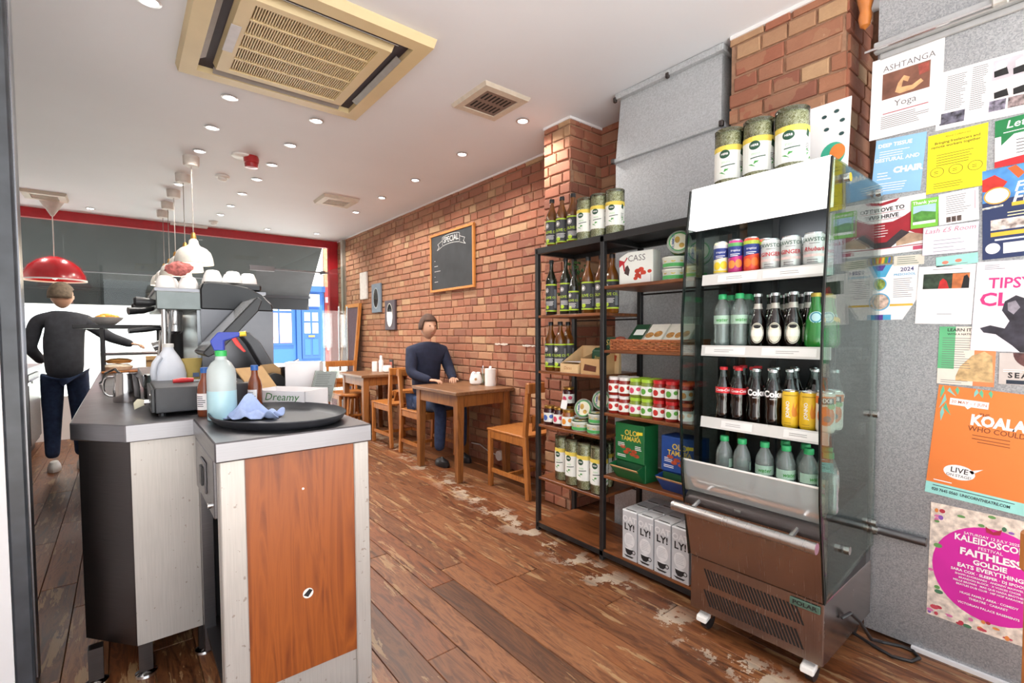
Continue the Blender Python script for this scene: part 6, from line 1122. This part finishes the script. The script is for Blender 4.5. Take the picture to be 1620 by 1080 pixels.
# yoga
t, A = poster('white poster headed ASHTANGA Yoga, top left of the grey wall', .608, 2.243, .212, .30, -1, lift=3)
A('lettering', T_('ASHTANGA', .021, .112, .045, sx=.95).join(T_('Yoga', .023, .107, .183)), INKG); A('picture', R_(.035, .062, .176, .158), MP('sepia', '#7a5040', var=.45, scale=14)); A('arm_print', bl([(.075, .14), (.083, .11), (.10, .088), (.118, .10), (.112, .115), (.098, .105), (.094, .128), (.125, .132), (.15, .118), (.158, .13), (.13, .148), (.09, .15)]), MP('skin tone', '#d8a878', var=.2, scale=40)); A('back_print', bl([(.14, .066), (.172, .066), (.172, .10), (.145, .105)]), MP('maroon', '#9a4a3e', var=.3, scale=50))
A('small_print', Ls(.04, .21, .175, 1, .008, .004, 1, 0), MP('red line', '#a83a44')); A('small_print', Ls(.035, .222, .18, 7, .007, .0028, 2), INKG)
# martial arts flyer
t, A = poster('wide white leaflet with text columns and pictures of people in white jackets', .405, 2.118, .30, .20, -3, lift=2)
A('small_print', Ls(.02, .02, .075, 18, .0066, .0028, 3).join(Ls(.085, .012, .125, 22, .0066, .0028, 4)), INKG); A('picture', R_(.01, .145, .075, .185), MP('dojo', '#5c5a68', var=.9, scale=60)); A('picture', R_(.135, .01, .29, .075), MP('mat grey', '#c4bcc4', var=.15, scale=20)); A('picture', R_(.135, .08, .29, .135), MP('mat white', '#dcd2d2', var=.15, scale=20)); A('picture', R_(.135, .14, .175, .175), MP('photo small', '#7a7484', var=.8, scale=70)); A('picture', R_(.18, .14, .22, .175), MP('photo small b', '#8a7a7a', var=.8, scale=70))
for k_, (u, v) in enumerate(((.155, .045), (.20, .05), (.16, .115), (.205, .115))): A('trousers_print', bl([(u-.016, v), (u+.014, v-.006), (u+.02, v+.018), (u-.014, v+.02)]), INK); A('jacket_print', bl([(u-.01, v-.002), (u-.012, v-.022), (u+.002, v-.03), (u+.014, v-.02), (u+.012, v-.005)]), INKW)
# blue chair massage sheet
t, A = poster('pale blue sheet with white lettering CHAIR below the yoga poster', .59, 1.936, .152, .208, -4, MP('sky', '#8fc0ea', var=.06, scale=8), lift=2)
A('lettering', T_('DEEP TISSUE', .013, .06, .024, bold=.03).join(T_('GESTURAL AND', .013, .07, .078, bold=.02)).join(T_('CHAIR', .02, .107, .122, bold=.05)), INKW); A('small_print', Ls(.015, .045, .11, 3, .009, .003, 1).join(Ls(.015, .125, .06, 3, .011, .004, 2)).join(Ls(.015, .165, .13, 4, .009, .003, 5)), INKW)
# yellow
t, A = poster('bright yellow sheet about freelancers with three outlined icons', .434, 1.905, .156, .208, -.5, MP('yellow', '#eedc22', var=.03, scale=8), lift=3); DY = MP('umber', '#5a5016')
A('lettering', T_('Bringing freelancers and', .0085, .078, .033, bold=.02).join(T_('remote workers together', .0085, .074, .046, bold=.02)).join(T_('About Collaborate', .006, .08, .015)), DY); A('small_print', Ls(.025, .075, .13, 5, .009, .0022, 3).join(Ls(.02, .175, .1, 3, .008, .002, 4)), DY)
for u in (.028, .078, .128): A('icon', G().ring(u, -.135, .019, .0015, b=.017, n=16), DY); A('icon', Ls(u-.008, .132, u+.008, 2, .006, .002, 2), DY)
# lets
t, A = poster('green white and red leaflet lettered Let\'s at the right edge', .262, 1.90, .21, .155, 1, lift=4); A('green_band', bl([(0, 0), (.21, 0), (.21, .055), (.045, .055), (.015, .085), (.015, .055), (0, .055)]), MP('pub green', '#1f7a44')); A('red_band', bl([(0, .135), (.06, .13), (.21, .12), (.21, .155), (0, .155)]), MP('pub red', '#d02a30')); A('lettering', T_("Let's", .024, .058, .022, shear=.2, bold=.01), INKW); A('small_print', Ls(.02, .044, .15, 1, .01, .003, 2), INKW); A('small_print', Ls(.05, .075, .16, 5, .0105, .003, 4), INK)
# family fun
t, A = poster('navy poster lettered Family Fun with red and blue top', .289, 1.742, .212, .30, 1.5, MP('navy sheet', '#27345c', var=.06, scale=10), lift=3)
A('sky_print', bl([(0, .0), (.212, 0), (.212, .06), (.10, .10), (0, .11)]), MP('sky blue', '#4a86c4', var=.4, scale=16)); A('roller_print', bl([(0, .03), (.03, .02), (.06, .05), (.04, .08), (0, .07)]), MP('scarlet', '#c83228', var=.25, scale=30)); A('roller_print', bl([(.06, .005), (.08, .0), (.10, .03), (.085, .045)]), MP('coaster orange', '#d8602a')); A('badge_print', G().disc(.035, -.09, .032, .028), MP('badge rim', '#e0a03a')); A('badge_face', G().disc(.035, -.09, .028, .024), INKW)
A('lettering', T_('Family', .03, .13, .072, shear=.25, bold=.02).join(T_('Fun', .034, .105, .108, shear=.25, bold=.02)), INKW); A('gold_band', R_(.07, .12, .212, .132), MP('gold band', '#e0b43a')); A('bunting', bl([(0, .125), (.05, .122), (.05, .128), (0, .132)]), MP('bunting', '#d8cabc', var=.8, scale=90)); A('small_print', Ls(.06, .15, .18, 2, .01, .004, 2, .1), MP('cream letters', '#e8dcb0'))
for k_, (u, c) in enumerate(((.02, '#d8c0b8'), (.105, '#b86a4a'))): A('picture', R_(u, .17, u+.08, .205), MP('stall %d' % k_, c, var=.7, scale=50))
A('gold_band', R_(.02, .212, .212, .226), MATS['print gold band']); A('small_print', Ls(.03, .235, .15, 1, .01, .007, 1, 0), INKW); A('white_panel', R_(.05, .25, .1, .285).join(R_(.105, .25, .19, .285)), INKW); A('badge_face', G().disc(.025, -.265, .018), INKW)
# evolve
t, A = poster('white and dark red leaflet ending OVE TO and HRIVE against the fridge glass', .583, 1.703, .146, .208, 1, lift=1)
A('red_shape', bl([(0, .085), (.05, .085), (.085, .07), (.146, .03), (.146, .16), (.10, .13), (.04, .17), (0, .17)]), MP('wine', '#a02430', var=.2, scale=12)); A('dark_print', bl([(0, .16), (.03, .16), (.075, .12), (.10, .135), (.04, .185), (0, .185)]), MP('charcoal', '#3a3034', var=.3, scale=30)); A('tan_print', bl([(.06, .165), (.10, .135), (.146, .15), (.146, .17), (.06, .18)]), MP('tan', '#b89a80', var=.3, scale=30)); A('red_stripe', bl([(0, .01), (.07, .0), (.06, .012), (0, .022)]), MATS['print wine']); A('lettering', T_('OVE TO', .014, .048, .036, bold=.03).join(T_('HRIVE', .014, .04, .062, bold=.03)), INK); A('rule', R_(0, .046, .085, .0475), MATS['print wine']); A('rule', R_(0, .072, .075, .0735), MATS['print wine']); A('small_print', Ls(.0, .095, .035, 5, .01, .003, 2), INKW); A('rule', R_(0, .182, .146, .185), MATS['print wine']); A('logo_block', R_(.11, .188, .14, .202), MP('pink block', '#c0506a'))
# thank you card
t, A = poster('small bright green card lettered Thank you with a green hill picture', .477, 1.683, .077, .104, 0, MP('lime sheet', '#7cc244', var=.04), lift=5); A('lettering', T_('Thank you', .011, .038, .012, bold=.02), INKW); A('picture', R_(.006, .022, .07, .09), MP('pale sky', '#a8c8e4')); A('hill_print', bl([(.006, .05), (.03, .042), (.07, .052), (.07, .08), (.006, .08)]), MP('hill', '#4f8a3a', var=.4, scale=40)); A('strip', R_(.006, .08, .07, .09), INKW)
t, A = poster('white typed notice with three small portraits right of the green card', .401, 1.689, .104, .11, 2, lift=4); A('small_print', Ls(.02, .012, .085, 9, .0075, .0025, 5), INKG); A('rule', R_(.094, .008, .0955, .07), MP('rose', '#c07a8a'))
for k_ in range(3): A('picture', R_(.02+k_*.014, .085, .032+k_*.014, .104), MP('portrait', '#5a4a44', var=.6, scale=80))
t, A = poster('pale lilac handwritten card below the typed notice', .44, 1.577, .147, .10, -.5, MP('lilac', '#e2dcec', var=.02), lift=6); A('lettering', T_('Lash £5 Room', .016, .072, .016, shear=.25), MP('pink pen', '#c47080')); A('small_print', Ls(.03, .05, .12, 4, .013, .0018, 7, .6), INKG)
t, A = poster('narrow mint green leaflet strip under the handwritten card', .403, 1.466, .11, .036, 2.5, MP('mint', '#9ad8cc', var=.05), lift=3); A('emblem', G().disc(.025, -.022, .009, .006).disc(.06, -.02, .009, .006), MP('coral', '#d8806a')); A('small_print', Ls(.02, .03, .09, 1, .006, .002, 2, .1), INKG)
t, A = poster('small cream timetable strip beside the fridge glass', .525, 1.486, .09, .037, -1.5, MP('cream sheet', '#d8d2c4', var=.05), lift=2); A('small_print', Ls(.01, .006, .08, 4, .0075, .003, 6), MP('sage ink', '#6a7a6c'))
t, A = poster('tiny rainbow coloured sticker at the fridge glass', .575, 1.488, .045, .028, 0, MP('rainbow', '#8a7a4a', var=.3), lift=3, name='sticker')
for k_, c in enumerate(('#c8402c', '#e0b030', '#3a8a4a', '#3a60b0')): A('stripe', bl([(.004+k_*.01, .003), (.011+k_*.01, .003), (.008+k_*.01, .025), (.001+k_*.01, .025)]), MP('stripe %d' % k_, c))
# preschool
t, A = poster('white preschool leaflet with round photographs and the year 2024', .58, 1.455, .128, .21, 0, lift=1, cut=[(0, 0), (.128, 0), (.126, -.135), (.085, -.21), (0, -.21)]); A('blue_print', bl([(0, 0), (.05, 0), (.03, .045), (0, .045)]), MP('cyan', '#4fa8d0')); A('purple_print', bl([(0, .0), (.03, 0), (.02, .02), (0, .02)]), MP('violet', '#5a3a8a')); A('ring_print', G().disc(.008, -.072, .026), MATS['print cyan']); A('picture', G().disc(.008, -.072, .022), MP('garden', '#8a9a4a', var=.6, scale=60)); A('ring_print', G().disc(.012, -.14, .034), MATS['print cyan']); A('picture', G().disc(.012, -.14, .030), MP('classroom', '#c8b0a0', var=.5, scale=60)); A('lettering', T_('2024', .014, .095, .022, bold=.02), MP('slate blue', '#4a4a7a')); A('lettering', T_('PRESCHOOL', .008, .088, .04, bold=.02), MATS['print cyan']); A('small_print', Ls(.055, .055, .115, 10, .0075, .002, 3), INKG); A('gold_band', R_(.045, .15, .115, .158), MP('amber', '#e0b84a')); A('purple_print', R_(0, .19, .025, .21), MATS['print violet']); A('blue_print', R_(.025, .19, .05, .21), MATS['print cyan'])
# picture sheet
t, A = poster('white sheet with one photograph of people in red and orange', .45, 1.437, .154, .208, -2, lift=3); A('picture', R_(.015, .028, .14, .082), MP('crowd dark', '#2c3a2c', var=.9, scale=40)); A('picture', R_(.095, .03, .14, .082), MP('crowd orange', '#c07040', var=.3, scale=40)); A('person_print', bl([(.058, .082), (.062, .055), (.07, .045), (.08, .055), (.088, .082)]), MP('crowd red', '#c02a2a', var=.2, scale=60)); A('person_print', bl([(.12, .082), (.125, .04), (.133, .035), (.14, .05), (.14, .082)]), INK); A('small_print', Ls(.04, .012, .12, 1, .006, .002, 1, 0).join(Ls(.06, .172, .10, 1, .006, .002, 1, 0)), INKG)
# tipsy
t, A = poster('white and pink poster lettered TIPSY with a dark figure, right edge', .294, 1.436, .212, .302, -2, MP('pale lilac', '#e4dde6', var=.02), lift=5); PK = MP('hot pink', '#e0347a')
A('lettering', T_('TIPSY', .034, .084, .075, bold=.02, sx=.86).join(T_('CL', .042, .05, .13, bold=.03)), PK); A('figure_print', bl([(.075, .135), (.10, .115), (.13, .13), (.15, .16), (.212, .19), (.212, .302), (.12, .302), (.10, .28), (.06, .245), (.03, .24), (.02, .225), (.045, .215), (.08, .225), (.09, .20), (.07, .165)]), MP('ink figure', '#33303a', var=.6, scale=25)); A('face_print', bl([(.082, .14), (.10, .132), (.112, .155), (.098, .178), (.084, .165)]), MP('grey skin', '#8c8690', var=.3, scale=50)); A('small_print', Ls(.02, .012, .07, 3, .006, .002, 2), INKG)
# italian
t, A = poster('green white and orange leaflet headed LEARN ITALIAN', .387, 1.217, .148, .205, -1, MP('cream leaf', '#e4dccf', var=.03), lift=3); A('green_panel', R_(0, 0, .044, .15), MP('leaf green panel', '#5fb07c', var=.2, scale=6)); A('orange_panel', R_(.095, .07, .148, .205), MP('terracotta', '#e08a58', var=.12, scale=8)); A('picture', bl([(.05, .175), (.06, .14), (.09, .10), (.12, .085), (.14, .10), (.146, .19), (.05, .19)]), MP('ruin', '#c8a878', var=.35, scale=45)); A('lettering', T_('LEARN ITALIAN', .0105, .075, .012, bold=.02).join(T_('WITH A NATIVE TEACHER', .0065, .078, .027, bold=.02)), INK); A('small_print', Ls(.01, .04, .09, 14, .008, .0022, 4).join(Ls(.01, .19, .085, 2, .007, .002, 1)), INKG)
t, A = poster('beige poster lettered SEA with a dark globe, right edge', .232, 1.127, .148, .105, 0, MP('beige sheet', '#c8beb8', var=.05), lift=3); A('globe_print', G().disc(.082, .0, .052, .052, n=26).join(G()) if False else bl([(.082+.05*cos(a*pi/14), .0+.05*sin(a*pi/14)) for a in range(15)]), MP('globe', '#5a3a38', var=.5, scale=50)); A('lettering', T_('SEA', .017, .045, .075, bold=.03, sp=1.3), INK); A('footer', R_(.018, .09, .148, .103), MP('navy footer', '#27303e')); A('small_print', Ls(.01, .055, .07, 2, .006, .002, 1), INKW)
# theatre poster (the character itself is left out)
t, A = poster('large orange theatre poster lettered KOALA WHO COULD', .384, 1.008, .297, .40, -4.5, MP('orange sheet', '#e8823e', var=.03, scale=4), lift=2)
A('footer', R_(0, .358, .297, .40), MP('aqua footer', '#9fe0d8')); A('date_flag', bl([(.035, .042), (.135, .042), (.135, .066), (.092, .066), (.084, .075), (.076, .066), (.035, .066)]), INKW); A('lettering', T_('20 MAY - 1 JUN', .0095, .085, .054, bold=.01), MP('rust letters', '#c87048')); A('lettering', T_('THE', .010, .128, .088, bold=.02).join(T_('WHO COULD', .017, .162, .14, bold=.01, sx=.9)), MP('brown letters', '#7a3e22')); A('lettering', T_('KOALA', .034, .162, .11, bold=.05, sx=.82), INKW); A('small_print', Ls(.105, .16, .22, 2, .012, .003, 2, .2).join(Ls(.12, .182, .2, 1, .01, .003, 1, 0)), MATS['print brown letters']); A('speech_bubble', G().disc(.085, -.303, .042, .026).join(bl([(.11, .29), (.145, .275), (.118, .30)])), INKW); A('lettering', T_('LIVE', .018, .085, .297, bold=.01).join(T_('ON STAGE!', .009, .085, .316)), INK); A('small_print', Ls(.02, .345, .07, 1, .01, .004, 1, 0), INKW); A('lettering', T_('020 7645 0560', .0095, .054, .382, bold=.03, sx=.85).join(T_('UNICORNTHEATRE.COM', .0095, .158, .382, bold=.03, sx=.8)), MP('dark slate letters', '#26343c')); A('small_print', Ls(.02, .366, .23, 1, .01, .003, 1, 0), MATS['print dark slate letters'])
for k_, (u, v, du_, dv) in enumerate(((.012, .0, -.004, .05), (.02, .03, -.012, .055), (.025, .06, .018, .045), (.018, .075, .0, .055), (.05, .0, .004, .028), (.1, .0, -.004, .03), (.112, .0, .006, .03), (.03, .005, .02, .03), (.135, .0, .004, .026))): A('leaf_print', bl([(u, v), (u+.006, v+dv*.4), (u+du_, v+dv), (u-.005, v+dv*.45)]), MP('gum leaf %d' % (k_ % 2), ('#5fb890', '#86c8c0')[k_ % 2]))
# festival poster
t, A = poster('large magenta festival poster lettered KALEIDOSCOPE with a floral border', .396, .575, .297, .42, -.5, MP('floral cream', '#e2d2c4', var=.35, scale=45), lift=2)
A('magenta_panel', G().disc(.165, -.215, .155, .165, n=40), MP('magenta', '#d428a0', var=.08, scale=6)); rf = random.Random(6); FC = ['#c84a5a', '#e08a4a', '#6a9a5a', '#d878a8', '#8a5ab0', '#f0e4d4', '#b83a4a', '#4a7a5a']
for k_ in range(44):
    s_ = rf.random(); u, v = ((rf.uniform(.0, .028), rf.uniform(0, .42)) if s_ < .3 else (rf.uniform(0, .297), rf.uniform(.375, .415)) if s_ < .7 else (rf.uniform(0, .297), rf.uniform(.0, .055))); A('flower_print', G().disc(u+.004, -v-.003, rf.uniform(.005, .013), rf.uniform(.004, .009), n=9), MP('flower %d' % (k_ % 8), FC[k_ % 8]))
A('butterfly_print', bl([(.165, .06), (.145, .045), (.148, .065), (.165, .07), (.182, .065), (.186, .045)]), MP('crimson', '#a82a44')); tx = G()
for s, sz, v, k_ in (('SATURDAY 12 JULY 2025', .009, .085, dict(bold=.01)), ('KALEIDOSCOPE', .022, .105, dict(bold=.03, sx=.85)), ('FESTIVAL', .011, .128, {}), ('FAITHLESS', .024, .152, dict(bold=.04, sx=1.0)), ('GOLDIE', .017, .181, dict(bold=.04)), ('EATS EVERYTHING', .014, .203, dict(bold=.03)), ('SARA COX · SLEEPER · DJ SPOONY', .0092, .222, dict(bold=.03)), ('SHAPPI KHORSANDI · ANDREW MAXWELL', .0065, .236, dict(bold=.02)), ('BRANDON BLOCK · X VOICES CHOIR', .0065, .248, dict(bold=.02)), ('MELLE BROWN · MAS QUE NADA BROTHERS', .0065, .26, dict(bold=.02)), ('BEATLES DUB CLUB · HIP HOP KARAOKE', .0065, .272, dict(bold=.02)), ('HUGE FAMILY AREA · COMEDY', .0075, .30, dict(bold=.02)), ('THEATRE · CABARET', .0075, .314, dict(bold=.02)), ('VICTORIAN PALACE BASEMENTS', .0075, .336, dict(bold=.02))): tx.join(T_(s, sz*.96, .16, v, **k_))
A('lettering', tx, INKW)
